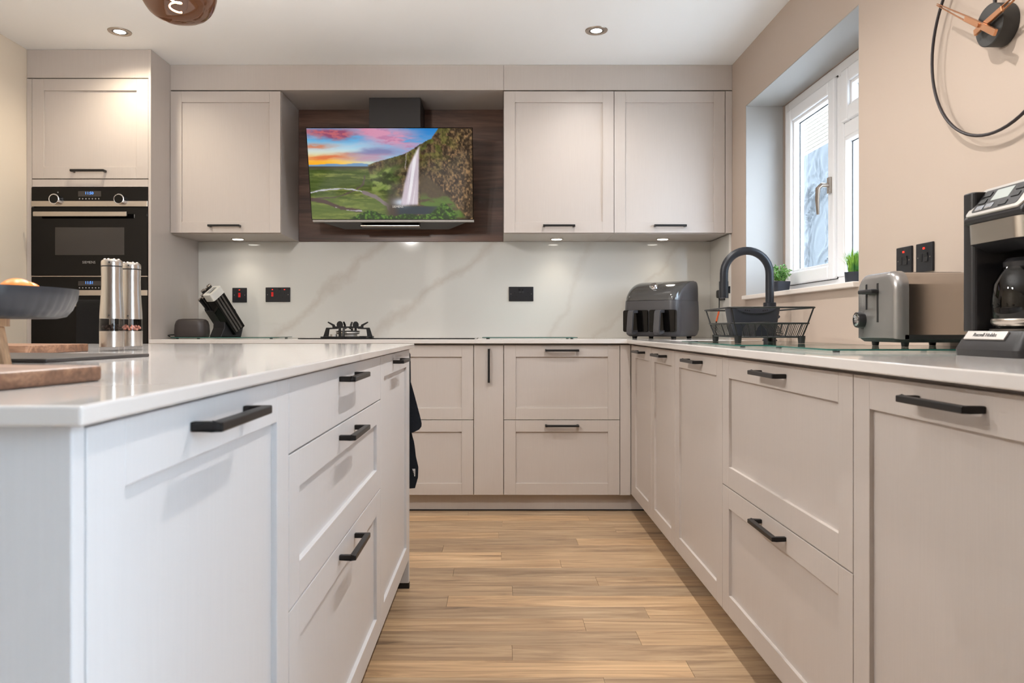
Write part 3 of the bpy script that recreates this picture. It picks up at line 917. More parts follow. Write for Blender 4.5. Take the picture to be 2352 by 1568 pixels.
gm = Matrix.Translation((0, 0, 0)) @ Matrix.Translation((-0.005, yb, zb)) @ Matrix(((1, 0, 0, 0), (0, math.cos(ang), math.sin(ang), 0), (0, -math.sin(ang), math.cos(ang), 0), (0, 0, 0, 1)))
L = math.hypot(zt - zb, yt - yb)
gp_ = MB().box(-Wg / 2, Wg / 2, 0.0, 0.016, 0.0, L).build('glass_panel', gloss_black, hd, 0.0008)
gp_.data.transform(gm)
bx = 0.004
vs = [gm @ Vector((-Wg / 2 + bx + (Wg - 2 * bx) * float(a), -0.0008, L - bx - (L - 2 * bx) * float(b))) for a, b in zip(uu.ravel(), vv.ravel())]
fs = [(j * (NU + 1) + i, (j + 1) * (NU + 1) + i, (j + 1) * (NU + 1) + i + 1, j * (NU + 1) + i + 1) for j in range(NV) for i in range(NU)]
me = bpy.data.meshes.new('screen_picture')
me.from_pydata(vs, [], fs)
ca = me.color_attributes.new('picture', 'FLOAT_COLOR', 'POINT')
ca.data.foreach_set('color', np.concatenate([rgb.reshape(-1, 3), np.ones(((NU + 1) * (NV + 1), 1))], 1).ravel().astype(np.float32))
pm = mat('lit_picture', (0, 0, 0), 0.08)
nt, ln, b = nodes(pm)
at = nt.new('ShaderNodeAttribute'); at.attribute_name = 'picture'
ln.new(at.outputs['Color'], b.inputs['Emission Color'])
b.inputs['Emission Strength'].default_value = 0.70
me.materials.append(pm)
sp = bpy.data.objects.new('screen_picture', me)
COL.objects.link(sp); sp.parent = hd
sp['label'] = 'picture of a waterfall falling past a cliff under a pink and orange sky'
text('lettering', 'SIEMENS', 0.0165, gm @ Matrix.Translation((0.032, -0.0014, 0.072)) @ Matrix.Rotation(PI / 2, 4, 'X'), print_pale, hd)
m = MB().box(-Wg / 2 + 0.002, Wg / 2 - 0.002, yb - 0.004, yb + 0.02, zb - 0.012, zb - 0.0005)
m.build('steel_edge', mat('hood_trim', (150, 146, 142), 0.5, 0.5), hd, 0.001)
# body behind the glass
m = MB()
m.loft([[(x, y, z) for x, y, z in ((-0.40, yb + 0.03, zb - 0.012), (0.40, yb + 0.03, zb - 0.012), (0.30, -0.12, zb - 0.034), (-0.30, -0.12, zb - 0.034))],
        [(x, y, z) for x, y, z in ((-0.40, yt + 0.06, zt - 0.03), (0.40, yt + 0.06, zt - 0.03), (0.30, -0.02, zt - 0.06), (-0.30, -0.02, zt - 0.06))]])
m.build('body', hood_black, hd)
box('filter', nickel, -0.19, 0.14, yb + 0.035, -0.16, zb - 0.030, zb - 0.0245, hd, 0.001)

# ------------------------------------------------------------------ lamps
def spot(parent, loc, energy, color, size, blend, r=0.018):
    d = bpy.data.lights.new('lamp_light', 'SPOT')
    d.energy = energy; d.color = color; d.spot_size = math.radians(size); d.spot_blend = blend; d.shadow_soft_size = r
    o = bpy.data.objects.new('lamp_light', d)
    COL.objects.link(o); o.parent = parent; o.location = loc
    return o
def downlight(x, y, label, power=1.0, tilt=0.0, color=WARM):
    t_ = thing('ceiling_downlight', label, 'downlight', (x, y, ZC), 0, 'recessed ceiling downlights')
    MB().lathe([(0.036, -0.0005), (0.036, -0.003), (0.040, -0.0045), (0.052, -0.004), (0.054, -0.0005)], 40).build('bezel', nickel, t_)
    MB().lathe([(0.0355, -0.0006), (0.0355, -0.0022), (0.027, -0.0026), (0.027, -0.0006)], 36).build('inner_ring', dark_steel, t_)
    MB().lathe([(0.0268, -0.0006), (0.0268, -0.002), (0, -0.002)], 32).build('lens', lamp_lens, t_)
    spot(t_, (0, 0, -0.012), SPOT_W * power, color, 150, 0.9)
    return t_
downlight(-1.829, 3.553, 'ceiling downlight in front of the oven housing', 0.75, color=(1.0, 0.88, 0.70))
downlight(0.471, 3.54, 'ceiling downlight in front of the corner wall cabinets', 0.8)
for x, y, p, lab in ((0.48, 2.57, 1.4, 'added ceiling downlight brightening the aisle between sink cabinet and island'),  # added between the row lamps to lift island and base fronts
                     (0.48, 1.60, 2.1, 'ceiling downlight above the aisle beside the wide window-side drawers'),
                     (0.48, -0.35, 0.15, 'unseen extra ceiling downlight in front of the glazed garden doors'),  # this and the left-hand pair: unseen extras that even out the room light
                     (-1.83, 1.60, 1.2, 'unseen extra ceiling downlight above the seating side of the island'),
                     (-1.83, -0.35, 0.2, 'unseen extra ceiling downlight beside the plain left wall behind the island')):
    downlight(x, y, lab, p)

def under_light(x, label):
    t_ = thing('cabinet_light', label, 'light', (x, 4.235, Z0), 0, 'round lights under the wall cabinets')
    MB().lathe([(0.030, -0.0003), (0.033, -0.004), (0.036, -0.0045), (0.038, -0.0003)], 32).build('bezel', nickel, t_)
    MB().lathe([(0.0298, -0.0003), (0.029, -0.005), (0, -0.006)], 28).build('lens', under_lens, t_)
    spot(t_, (0, 0, -0.014), UNDER_W, (1.0, 0.93, 0.78), 125, 1.0, 0.03)
under_light(-1.50, 'small round light under the wall cabinet beside the oven housing')
under_light(0.335, 'small round light under the wall cabinet beside the walnut panel')
under_light(0.945, 'small round light under the corner wall cabinet above the air fryer')

# glass pendant over the island
p = thing('pendant_lamp', 'smoked amber blown glass pendant lamp with glowing filament over the island', 'lamp', (-0.878, 2.0, 0), 0, 'glass pendants over the island')
zc_, R = 1.892, 0.112
m = MB()
prof = []
for k in range(0, 19):
    a = PI * k / 18
    prof.append((R * math.sin(a), -R * math.cos(a) * 0.98))
rings = []
for (rr, zz) in prof[1:-1]:
    ring = []
    for i in range(40):
        th = 2 * PI * i / 40
        q = Vector((math.cos(th) * rr, math.sin(th) * rr, zz))
        wob = 1 + 0.22 * (mnoise.noise(q * 9 + Vector((3, 1, 2)))) + 0.05 * math.sin(3 * th + zz * 20)
        ring.append((q.x * wob, q.y * wob, zc_ + q.z * (1 + 0.06 * mnoise.noise(q * 7))))
    rings.append(ring)
m.loft(rings, cap=True)
sh = m.build('glass_shade', smoke_glass, p, angle=80)
m = MB(); m.lathe([(0.0, -0.052), (0.018, -0.047), (0.030, -0.028), (0.033, -0.005), (0.028, 0.02), (0.015, 0.045), (0.012, 0.06)], 24, (0, 0, zc_ - 0.040))
m.build('bulb', acrylic, p)
m = MB()
pts = []
for k in range(60):
    tt = k / 59
    pts.append((0.015 * math.cos(tt * 4 * PI), 0.015 * math.sin(tt * 4 * PI), zc_ - 0.084 + 0.050 * tt))
m.tube(pts, 0.0022, 6)
m.build('filament', filament_mat, p)
MB().lathe([(0, 0.118), (0.02, 0.118), (0.02, 0.018), (0, 0.018)], 20, (0, 0, zc_)).build('lamp_holder', black_metal, p)
MB().tube([(0, 0, zc_ + 0.117), (0, 0, ZC - 0.02)], 0.003, 8).build('cord', black_metal, p)
MB().lathe([(0, -0.022), (0.05, -0.022), (0.05, -0.0005), (0, -0.0005)], 24, (0, 0, ZC)).build('ceiling_rose', black_metal, p)
d = bpy.data.lights.new('lamp_light', 'POINT'); d.energy = 112; d.color = (0.513, 0.76, 1.0); d.shadow_soft_size = 0.04
o = bpy.data.objects.new('lamp_light', d); COL.objects.link(o); o.parent = p; o.location = (0, 0, zc_ - 0.03)

fill_pendant = copy_tree(p)  # second pendant, added out of view to brighten ceiling and cabinets
fill_pendant.location = (-0.878, 1.38, 0); fill_pendant.rotation_euler = (0, 0, 2.1)
fill_pendant['label'] = 'added unseen smoked amber pendant brightening the room from above the island'

# ------------------------------------------------------------------ sockets
def wall_plate(label, M, w, kind):
    r = thing('wall_socket', label, 'socket')
    r.matrix_world = M               # local x = along wall, -y = out of the wall, z = up
    h = 0.086
    box('plate', socket_black, -w / 2, w / 2, -0.007, -0.0003, -h / 2, h / 2, r, 0.002)
    def rocker(x, z, mt, sx=0.0065, sz=0.014):
        k = MB().prism([(-0.0072, z - sz), (-0.0100, z - sz), (-0.0085, z), (-0.0110, z + sz), (-0.0072, z + sz)], x - sx, x + sx, 'x')
        return k.build('rocker', mt, r, 0.0005)
    def neon(x, z, s=0.0036):
        box('neon', red_glow, x - s, x + s, -0.0082, -0.0070, z - s * 0.6, z + s * 0.6, r, 0.0008)
    def holes(x, z):
        for (dx, dz, sx, sz) in ((0, 0.011, 0.002, 0.004), (-0.011, -0.011, 0.0033, 0.002), (0.011, -0.011, 0.0033, 0.002)):
            box('pin_hole', gap_dark, x + dx - sx, x + dx + sx, -0.0073, -0.0070, z + dz - sz, z + dz + sz, r)
    def screws():
        for sx in (-1, 1):
            MB().lathe([(0, 0.0006), (0.002, 0.0006), (0.002, 0), (0, 0)], 10, M=Matrix.Translation((sx * (w / 2 - 0.012), -0.0070, 0)) @ Matrix.Rotation(PI / 2, 4, 'X')).build('screw', nickel, r)
    screws()
    if kind == 'cooker':
        neon(0, 0.030); rocker(0, 0.0, red_rocker, 0.0065, 0.013)
    elif kind == 'cooker_double':
        neon(-0.032, 0.030); neon(0.040, 0.030)
        rocker(-0.032, 0.002, red_rocker, 0.0065, 0.013); rocker(0.012, 0.026, socket_black)
        holes(0.040, -0.004)
    elif kind == 'double':
        holes(-0.040, -0.004); holes(0.040, -0.004)
        rocker(-0.008, 0.018, socket_black); rocker(0.008, 0.018, socket_black)
    elif kind == 'spur':
        neon(0.0, 0.027, 0.0048); rocker(0.012, 0.0, matt_black, 0.009, 0.013)
        box('fuse_holder', matt_black, -0.018, -0.008, -0.0085, -0.0070, -0.012, 0.012, r, 0.001)
    elif kind == 'single':
        holes(0, -0.004); rocker(0.024, 0.026, socket_black)
    return r
def on_back(x, z):
    return Matrix.Translation((x, 4.3735, z))
def on_right(y, z, x=XR):
    return Matrix.Translation((x, y, z)) @ Matrix.Rotation(-PI / 2, 4, 'Z')
sc = 1690 / 4.37
wall_plate('square black cooker switch with red rocker behind the knife block', on_back((550.5 - 1145) / sc, EYE + (753 - 677.5) / sc), 0.086, 'cooker')
wall_plate('wide black cooker socket with red rocker and two red neons', on_back((638.5 - 1145) / sc, EYE + (753 - 676.5) / sc), 0.146, 'cooker_double')
wall_plate('double black wall socket without any red light on the marble', on_back((1197 - 1145) / sc, EYE + (753 - 675) / sc), 0.146, 'double')
wall_plate('black fused switch with red neon next to the window', on_right(2.298, 1.160), 0.086, 'spur')
wall_plate('black fused switch with red neon beside the coffee machine', on_right(2.188, 1.160), 0.086, 'spur')
wall_plate('single black socket holding the plug in the corner by the tap', on_right(4.130, 1.148, XR - 0.0125), 0.086, 'single')
pg = thing('mains_plug', 'black mains plug with cable and orange sleeve in the corner socket', 'plug', (0, 0, 0))
MB().prism(rrect(4.105, 4.150, 1.118, 1.162, 0.012), XR - 0.045, XR - 0.0205, 'x').build('plug_body', cable_black, pg, 0.003)
path = [(XR - 0.035, 4.128, 1.120), (XR - 0.036, 4.12, 1.09), (XR - 0.045, 4.10, 1.04), (XR - 0.07, 4.06, 0.985), (XR - 0.085, 4.02, 0.93), (XR - 0.085, 3.99, 0.8965), (XR - 0.09, 3.965, 0.8955), (XR - 0.10, 4.00, 0.8955)]
def smooth_path(P, n=6):
    P = [Vector(p) for p in P]; out = []
    for i in range(len(P) - 1):
        p0 = P[max(i - 1, 0)]; p1 = P[i]; p2 = P[i + 1]; p3 = P[min(i + 2, len(P) - 1)]
        for k in range(n):
            t_ = k / n
            out.append(0.5 * ((2 * p1) + (p2 - p0) * t_ + (2 * p0 - 5 * p1 + 4 * p2 - p3) * t_ * t_ + (3 * p1 - p0 - 3 * p2 + p3) * t_ ** 3))
    out.append(P[-1])
    return out
MB().tube(smooth_path(path), 0.0034, 8).build('cable', cable_black, pg)
sp_ = smooth_path(path)
MB().tube(sp_[11:19], 0.0050, 8).build('orange_sleeve', cable_orange, pg)

# ------------------------------------------------------------------ hob
hb = thing('hob', 'flush black glass hob with one wok burner', 'hob', (-0.5875, 4.05, WT))
MB().prism(rrect(-0.463, 0.463, -0.205, 0.205, 0.006), 0.0003, 0.0050, 'z').build('glass', gloss_black, hb, 0.0015)
m = MB(); m.box(0.4635, 0.472, -0.2, 0.2, 0.0005, 0.0045); m.build('edge_strip', alu, hb, 0.001)
bx_, by_ = -0.237, -0.02
m = MB()
m.lathe([(0.066, 0.0052), (0.066, 0.010), (0.05, 0.016), (0.05, 0.022), (0.061, 0.026), (0.064, 0.031), (0.062, 0.038), (0.0, 0.038)], 40, (bx_, by_, 0))
bu = m.build('burner_ring', alu, hb)
MB().lathe([(0.066, 0.0385), (0.066, 0.041), (0.05, 0.044), (0, 0.044)], 40, (bx_, by_, 0)).build('burner_cap', black_metal, bu)
MB().lathe([(0, 0.026), (0.016, 0.026), (0.018, 0.024), (0.018, 0.0052), (0, 0.0052)], 28, (bx_ - 0.055, by_ - 0.10, 0)).build('control_knob', alu, hb)
ps = MB()
# pan support: square base bar plus four stepped arms
for a in range(4):
    M = Matrix.Translation((bx_, by_, 0)) @ Matrix.Rotation(a * PI / 2, 4, 'Z')
    ps.prism([(0.134, 0.0052), (0.134, 0.014), (0.119, 0.060), (0.048, 0.060), (0.056, 0.053), (0.101, 0.051), (0.107, 0.0052)], -0.0045, 0.0045, 'y', M)
    ps.prism([(0.085, 0.058), (0.085, 0.070), (0.112, 0.088), (0.108, 0.093), (0.072, 0.076), (0.070, 0.067), (0.02, 0.067), (0.02, 0.058)], -0.0045, 0.0045, 'y', M)
    ps.box(-0.122, 0.122, -0.121, -0.108, 0.0052, 0.0125, M)
for sx, sy in ((-0.022, -1), (0.022, 1)):
    M = Matrix.Translation((bx_, by_, 0))
    ps.prism([(sx + 0.017 * math.cos(t_), 0.075 + 0.020 * math.sin(t_)) for t_ in [2 * PI * k / 16 for k in range(16)]], sy * 0.105 - 0.003, sy * 0.105 + 0.003, 'y', M)
    ps.box(sx - 0.006, sx + 0.006, sy * 0.105 - 0.006, sy * 0.105 + 0.006, 0.0052, 0.062, M)
ps.build('pan_support', black_metal, hb, 0.0012, 1)

# ------------------------------------------------------------------ glass worktop savers
def glass_board(label, x0, x1, y0, y1, rz=0.0):
    cx, cy = (x0 + x1) / 2, (y0 + y1) / 2
    t_ = thing('glass_board', label, 'board', (cx, cy, WT), rz, 'glass boards on the worktop')
    a, b = (x1 - x0) / 2, (y1 - y0) / 2
    m = MB().prism(rrect(-a, a, -b, b, 0.02), 0.0045, 0.0085, 'z')
    for f in m.bm.faces:
        f.normal_update()
        if abs(f.normal.z) < 0.5:
            f.material_index = 1
    m.build('glass', [board_glass, green_edge], t_)
    for sx in (-1, 1):
        for sy in (-1, 1):
            MB().lathe([(0, 0), (0.008, 0), (0.008, 0.0044), (0, 0.0044)], 14, (sx * (a - 0.03), sy * (b - 0.03), 0.0)).build('foot', grey_plastic, t_)
    return t_
GB = 0.0085
glass_board('clear glass board under the knife block', -1.755, -1.19, 3.92, 4.26)
glass_board('bare clear glass board between the hob and the air fryer', -0.088, 0.425, 3.93, 4.25)
glass_board('clear glass board under the dish rack', 0.70, 1.09, 2.17, 2.83)
glass_board('clear glass board under the toaster', 0.78, 1.258, 1.735, 2.155)

# ------------------------------------------------------------------ knife block corner
kb = thing('knife_block', 'black leaning knife block with steel-rimmed slot and knives', 'knife block', (-1.545, 4.205, WT + GB), math.radians(-30))
LEAN = math.radians(38)
AX = Matrix.Translation((0, 0.045, 0.018)) @ Matrix.Rotation(LEAN, 4, 'X')      # local z runs up along the leaning block, towards -y
MB().prism([(-0.085, 0.0), (0.060, 0.0), (0.075, 0.055), (0.015, 0.16), (-0.055, 0.115), (-0.060, 0.05)], -0.055, 0.040, 'x').build('base', black_plastic, kb, 0.004)
MB().box(0.000, 0.062, -0.040, 0.045, 0.02, 0.268, AX).build('sleeve', gloss_black, kb, 0.004)
for k in range(3):
    MB().box(0.0622, 0.0640, -0.026 + k * 0.020, -0.015 + k * 0.020, 0.03, 0.255, AX).build('rib', dark_steel, kb)
fr_o = rrect(-0.003, 0.065, -0.044, 0.049, 0.014); fr_i = rrect(0.014, 0.048, -0.027, 0.032, 0.006)
m = MB()
m.loft([[(x, y, 0.258) for x, y in fr_o], [(x, y, 0.300) for x, y in fr_o], [(x, y, 0.302) for x, y in fr_i], [(x, y, 0.270) for x, y in fr_i]], cap=False, M=AX)
m.build('steel_rim', mat('bright_rim', (238, 236, 230), 0.3, 0.3), kb)
MB().prism(rrect(0.0145, 0.0475, -0.0265, 0.0315, 0.006), 0.262, 0.290, 'z', AX).build('slot', gap_dark, kb)
MB().box(-0.075, -0.001, -0.036, 0.040, 0.02, 0.185, AX).build('knife_holder', black_plastic, kb, 0.004)
for k, (dx, dy, ln_) in enumerate(((-0.064, -0.020, 0.085), (-0.050, 0.000, 0.100), (-0.062, 0.022, 0.115), (-0.034, -0.018, 0.095), (-0.030, 0.018, 0.125), (-0.014, 0.030, 0.140))):
    M2 = AX @ Matrix.Translation((dx, dy, 0.185)) @ Matrix.Rotation(math.radians(-7 + 2 * k), 4, 'Y')
    kn = MB()
    kn.loft([[(x * s_, y * s_, z) for x, y in rrect(-0.0065, 0.0065, -0.0105, 0.0105, 0.004, 3)] for z, s_ in ((-0.004, 0.85), (0.02, 0.9), (ln_ * 0.6, 1.0), (ln_ - 0.012, 1.15))], M=M2)
    h_ = kn.build('knife_handle', black_plastic, kb)
    MB().box(-0.0078, 0.0078, -0.0122, 0.0122, ln_ - 0.0118, ln_ - 0.004, M2).build('end_cap', steel, h_, 0.003)
M3 = AX @ Matrix.Translation((-0.088, -0.01, 0.170))
MB().tube([(0.016 * math.cos(t_), 0.0, 0.020 * math.sin(t_)) for t_ in [2 * PI * k / 18 for k in range(18)]], 0.005, 8, True, M3).build('scissor_loop', black_plastic, kb)

m = MB()
rings = []
for z, s_, r_ in ((0.0, 0.90, 0.03), (0.004, 0.96, 0.035), (0.03, 1.0, 0.04), (0.065, 0.97, 0.04), (0.085, 0.90, 0.04), (0.095, 0.76, 0.035), (0.099, 0.5, 0.02)):
    rings.append([(x, y, z) for x, y in rrect(-0.088 * s_, 0.088 * s_, -0.055 * s_, 0.055 * s_, r_ * s_, 6)])
m.loft(rings)
o = m.build('rounded_container', mat('brown_black_plastic', (52, 45, 44), 0.42), None, angle=50, loc=(-1.655, 3.975, WT + GB + 0.0005))
tag(o, 'low rounded brown-black container in front of the knife block', 'container')
tag(MB().tube(smooth_path([(-1.755, 3.93, WT + GB + 0.004), (-1.772, 3.95, WT + GB + 0.010), (-1.765, 4.02, WT + GB + 0.012), (-1.74, 4.08, WT + GB + 0.005), (-1.70, 4.06, WT + GB + 0.004)]), 0.0032, 8).build('cable_loop', cable_black),
    'thin black cable loop beside the rounded container', 'cable')

# ------------------------------------------------------------------ air fryer
af = thing('air_fryer', 'charcoal dual-drawer air fryer with sloping glossy lid in the corner', 'air fryer', (0.905, 4.075, WT), math.radians(-38))
W2, Dp = 0.165, 0.16
def sect(z, sw, yf, yk, r_=0.05):
    return [(x, y, z) for x, y in rrect(-W2 * sw, W2 * sw, yf, yk, r_, 6)]
m = MB()
m.loft([sect(0.012, 0.90, -0.135, 0.14), sect(0.022, 0.96, -0.148, 0.152), sect(0.05, 1.0, -0.157, 0.16), sect(0.16, 0.995, -0.158, 0.16), sect(0.205, 0.985, -0.155, 0.157)])
m.build('body', grey_plastic, af, angle=50)
# upper body and lid: stacked rounded sections, the front stepping back as it rises
secs = []
for t_ in [k / 14 for k in range(15)]:
    z = 0.2055 + 0.1085 * math.sin(t_ * PI / 2) ** 1.0
    yf = -0.155 + 0.205 * (1 - math.cos(t_ * PI / 2)) ** 0.85
    secs.append((z, yf, 0.985 - 0.05 * t_ ** 3, 0.157 - 0.02 * t_ ** 4))
m = MB()
m.loft([[(x, y, z) for x, y in rrect(-W2 * sw, W2 * sw, yf, yk, 0.055, 8)] for z, yf, sw, yk in secs])
m.build('upper_body', grey_plastic, af, angle=60)
m = MB()
m.loft([[(x, y, z + 0.0025) for x, y in rrect(-W2 * sw * 0.975, W2 * sw * 0.975, yf - 0.002, min(yk - 0.004, 0.12), 0.050, 8)] for z, yf, sw, yk in secs])
m.build('lid', mat('lid_gloss', (70, 68, 66), 0.12, 0.0, Coat_Weight=0.5), af, angle=60)
MM = Matrix.Translation((0.0, -0.100, 0.280)) @ Matrix.Rotation(math.radians(32), 4, 'X')
MB().lathe([(0.022, -0.006), (0.022, 0.010), (0.018, 0.016), (0, 0.017)], 28, M=MM).build('dial', chrome, af)
for sx in (-1, 1):
    dr = MB().prism(rrect(sx * 0.078 - 0.075, sx * 0.078 + 0.075, 0.036, 0.155, 0.010), -0.1655, -0.140, 'y').build('drawer', gloss_black, af, 0.003)
    hm = MB()
    P = smooth_path([(sx * 0.078, -0.164, 0.146), (sx * 0.078, -0.205, 0.146), (sx * 0.078, -0.215, 0.135), (sx * 0.078, -0.222, 0.090), (sx * 0.078, -0.228, 0.042), (sx * 0.078, -0.215, 0.031), (sx * 0.078, -0.165, 0.040)], 4)
    rings = []
    pv = [Vector(p_) for p_ in P]
    for i, p_ in enumerate(pv):
        t_ = (pv[min(i + 1, len(pv) - 1)] - pv[max(i - 1, 0)]).normalized()
        nrm = Vector((1, 0, 0)).cross(t_).normalized()
        rings.append([p_ + Vector((1, 0, 0)) * a * 0.016 + nrm * b_ * 0.007 for a, b_ in ((-1, -1), (1, -1), (1, 1), (-1, 1))])
    hm.loft(rings)
    hm.build('drawer_handle', grey_plastic, dr, 0.003)
for sx in (-1, 1):
    for sy in (-1, 1):
        MB().lathe([(0, 0.0), (0.012, 0.0), (0.015, 0.013), (0, 0.013)], 14, (sx * 0.115, sy * 0.10, 0.0004)).build('foot', matt_black, af)

# ------------------------------------------------------------------ tap
tp = thing('kitchen_tap', 'tall matt black swan-neck kitchen tap below the window', 'tap', (1.15, 3.12, WT))
blk = mat('tap_black', (36, 38, 44), 0.38, 0.25)
MB().lathe([(0.030, 0.0), (0.030, 0.008), (0.026, 0.010), (0.026, 0.165), (0.023, 0.166), (0, 0.166)], 32).build('base_column', blk, tp)
pts = [(0, 0, 0.165), (0, 0, 0.22), (0, 0, 0.285)] + [(-0.097 + 0.097 * math.cos(a), 0, 0.288 + 0.097 * math.sin(a)) for a in [PI * k / 20 for k in range(1, 21)]] + [(-0.194, 0, 0.27), (-0.195, 0, 0.215)]
MB().tube(pts, 0.0172, 20).build('spout', blk, tp)
MB().tube([(-0.195, 0, 0.255), (-0.195, 0, 0.185)], 0.0195, 20).build('spray_head', blk, tp)
MB().box(-0.175, -0.168, -0.005, 0.005, 0.205, 0.235).build('spray_button', blk, tp, 0.001)
MB().tube([(0.0, -0.02, 0.085), (0.0, -0.055, 0.09), (0.0, -0.10, 0.105)], 0.006, 10).build('lever', blk, tp)

# ------------------------------------------------------------------ dish rack
rk = thing('dish_rack', 'black wire dish rack with rubber feet on a glass board', 'dish rack', (0.885, 2.535, WT + GB + 0.0005), math.radians(-5))
wire = matt_black
def loopz(hw, hd_, z, r_=0.03):
    return [(x, y, z) for x, y in rrect(-hw, hw, -hd_, hd_, r_, 5)]
A, Bq = 0.135, 0.215
MB().tube(loopz(A, Bq, 0.114), 0.0028, 8, True).build('top_rim', wire, rk)
MB().tube(loopz(A - 0.013, Bq - 0.015, 0.064), 0.0026, 8, True).build('middle_rim', wire, rk)
MB().tube(loopz(A - 0.028, Bq - 0.032, 0.020), 0.0026, 8, True).build('bottom_rim', wire, rk)
for sx in (-1, 1):
    for sy in (-1, 1):
        MB().tube([(sx * (A - 0.008), sy * (Bq - 0.009), 0.114), (sx * (A - 0.021), sy * (Bq - 0.024), 0.064), (sx * (A - 0.034), sy * (Bq - 0.038), 0.020)], 0.0026, 8).build('corner_post', wire, rk)
        MB().lathe([(0, 0), (0.010, 0), (0.012, 0.020), (0.012, 0.024), (0, 0.024)], 14, (sx * (A - 0.036), sy * (Bq - 0.040), 0)).build('foot', wire, rk)
for i in range(17):
    y = -Bq + 0.05 + (2 * Bq - 0.10) * i / 16
    for sx in (-1, 1):
        MB().tube([(sx * (A - 0.013), y, 0.064), (sx * (A - 0.028), y * 0.93, 0.020)], 0.0013, 5).build('side_wire', wire, rk)
    MB().tube([(-(A - 0.028), y * 0.93, 0.020), (A - 0.028, y * 0.93, 0.020)], 0.0013, 5).build('base_wire', wire, rk)
for i in range(10):
    x = -A + 0.04 + (2 * A - 0.08) * i / 9
    for sy in (-1, 1):
        MB().tube([(x, sy * (Bq - 0.015), 0.064), (x * 0.85, sy * (Bq - 0.032), 0.020)], 0.0013, 5).build('end_wire', wire, rk)
for i in range(12):
    y = -0.115 + 0.016 * i
    MB().tube([(0.015 + 0.045 * math.cos(a), y + 0.018 * math.sin(a), 0.020 + 0.050 * math.sin(a)) for a in [PI * k / 10 for k in range(11)]], 0.0014, 5).build('plate_wire', wire, rk)

tb = thing('plastic_tub', 'tapered charcoal plastic tub with a row of small holes in the dish rack', 'tub', (0.915, 2.655, WT + GB + 0.0225), math.radians(-3))
m = MB()
tubm = mat('tub_plastic', (48, 50, 60), 0.45)
O = [rrect(-0.074, 0.074, -0.036, 0.036, 0.012), rrect(-0.088, 0.088, -0.047, 0.047, 0.014)]
I = [rrect(-0.085, 0.085, -0.044, 0.044, 0.012), rrect(-0.071, 0.071, -0.033, 0.033, 0.010)]
m.loft([[(x, y, 0.0) for x, y in O[0]], [(x, y, 0.098) for x, y in O[1]], [(x, y, 0.098) for x, y in I[0]], [(x, y, 0.004) for x, y in I[1]]], cap=False)
m.face([m._v((x, y, 0.004), None) for x, y in I[1]])
m.face([m._v((x, y, 0.0), None) for x, y in O[0]])
m.build('tub_wall', tubm, tb)
m = MB()
cr = [(0.066 * math.cos(a), 0.096 + 0.018 * math.sin(a)) for a in [PI + PI * k / 16 for k in range(17)]]
m.prism([(x, z) for x, z in cr], -0.0505, -0.0455, 'y')
cp_ = m.build('grip', tubm, tb, 0.001, 1)
for k in range(3):
    for sx in (-1, 1):
        MB().lathe([(0, 0), (0.0022, 0), (0.0022, 0.0005), (0, 0.0005)], 8, M=Matrix.Translation((sx * (0.024 + 0.007 * k), -0.0506, 0.088 + 0.0012 * k)) @ Matrix.Rotation(PI / 2, 4, 'X')).build('hole', gap_dark, cp_)
# ------------------------------------------------------------------ toaster
TZ = WT + GB
ts = thing('toaster', 'gunmetal and steel toaster with black base on a glass board', 'toaster', (1.018, 1.885, TZ))
def tp_prof(y0, y1, z0, z1, r_):
    return [(y0, z0)] + [(y1, z0)] + arc(y1 - r_, z1 - r_, r_, 0, 90, 6) + arc(y0 + r_, z1 - r_, r_, 90, 180, 6)
MB().prism(tp_prof(0.004, 0.206, 0.022, 0.196, 0.045), 0.022, 0.225, 'x').build('steel_body', mat('polished_steel', (176, 168, 160), 0.14, 1.0), ts, 0.001)
m = MB()
rings = []
for x, ins in ((0.0, 0.016), (0.003, 0.008), (0.009, 0.003), (0.020, 0.0), (0.034, 0.0)):
    rings.append([(x, y, z) for y, z in tp_prof(ins, 0.210 - ins, 0.020 + ins * 0.2, 0.199 - ins, 0.045)])
m.loft(rings)
m.build('end_cap', toaster_grey, ts, angle=50)
m = MB()
m.loft([[(x, y, 0.012) for x, y in rrect(0.012, 0.228, 0.008, 0.202, 0.02)], [(x, y, 0.0205) for x, y in rrect(0.004, 0.236, 0.0, 0.210, 0.02)], [(x, y, 0.032) for x, y in rrect(0.004, 0.236, 0.0, 0.210, 0.02)]])
m.build('base', matt_black, ts)
for sx in (0.04, 0.20):
    for sy in (0.03, 0.18):
        MB().lathe([(0, 0), (0.008, 0), (0.010, 0.0125), (0, 0.0125)], 12, (sx, sy, 0.0003)).build('foot', matt_black, ts)
for sy in (0.07, 0.14):
    box('bread_slot', matt_black, 0.045, 0.205, sy - 0.013, sy + 0.013, 0.190, 0.1975, ts, 0.002)
for sy in (0.090, 0.150):
    box('lever_slot', matt_black, -0.0015, 0.004, sy - 0.004, sy + 0.004, 0.065 if sy < 0.1 else 0.10, 0.170, ts, 0.001)
MB().box(-0.022, -0.001, 0.082, 0.158, 0.142, 0.154).build('lever', matt_black, ts, 0.004)
MM = Matrix.Translation((0.0, 0.172, 0.072)) @ Matrix.Rotation(-PI / 2, 4, 'Y')
kn = MB().lathe([(0.022, -0.004), (0.023, 0.010), (0.021, 0.018), (0, 0.018)], 28, M=MM).build('browning_dial', black_plastic, ts)
MB().lathe([(0.017, 0.0182), (0.017, 0.0195), (0.012, 0.021), (0, 0.0212)], 28, M=MM).build('dial_face', chrome, kn)

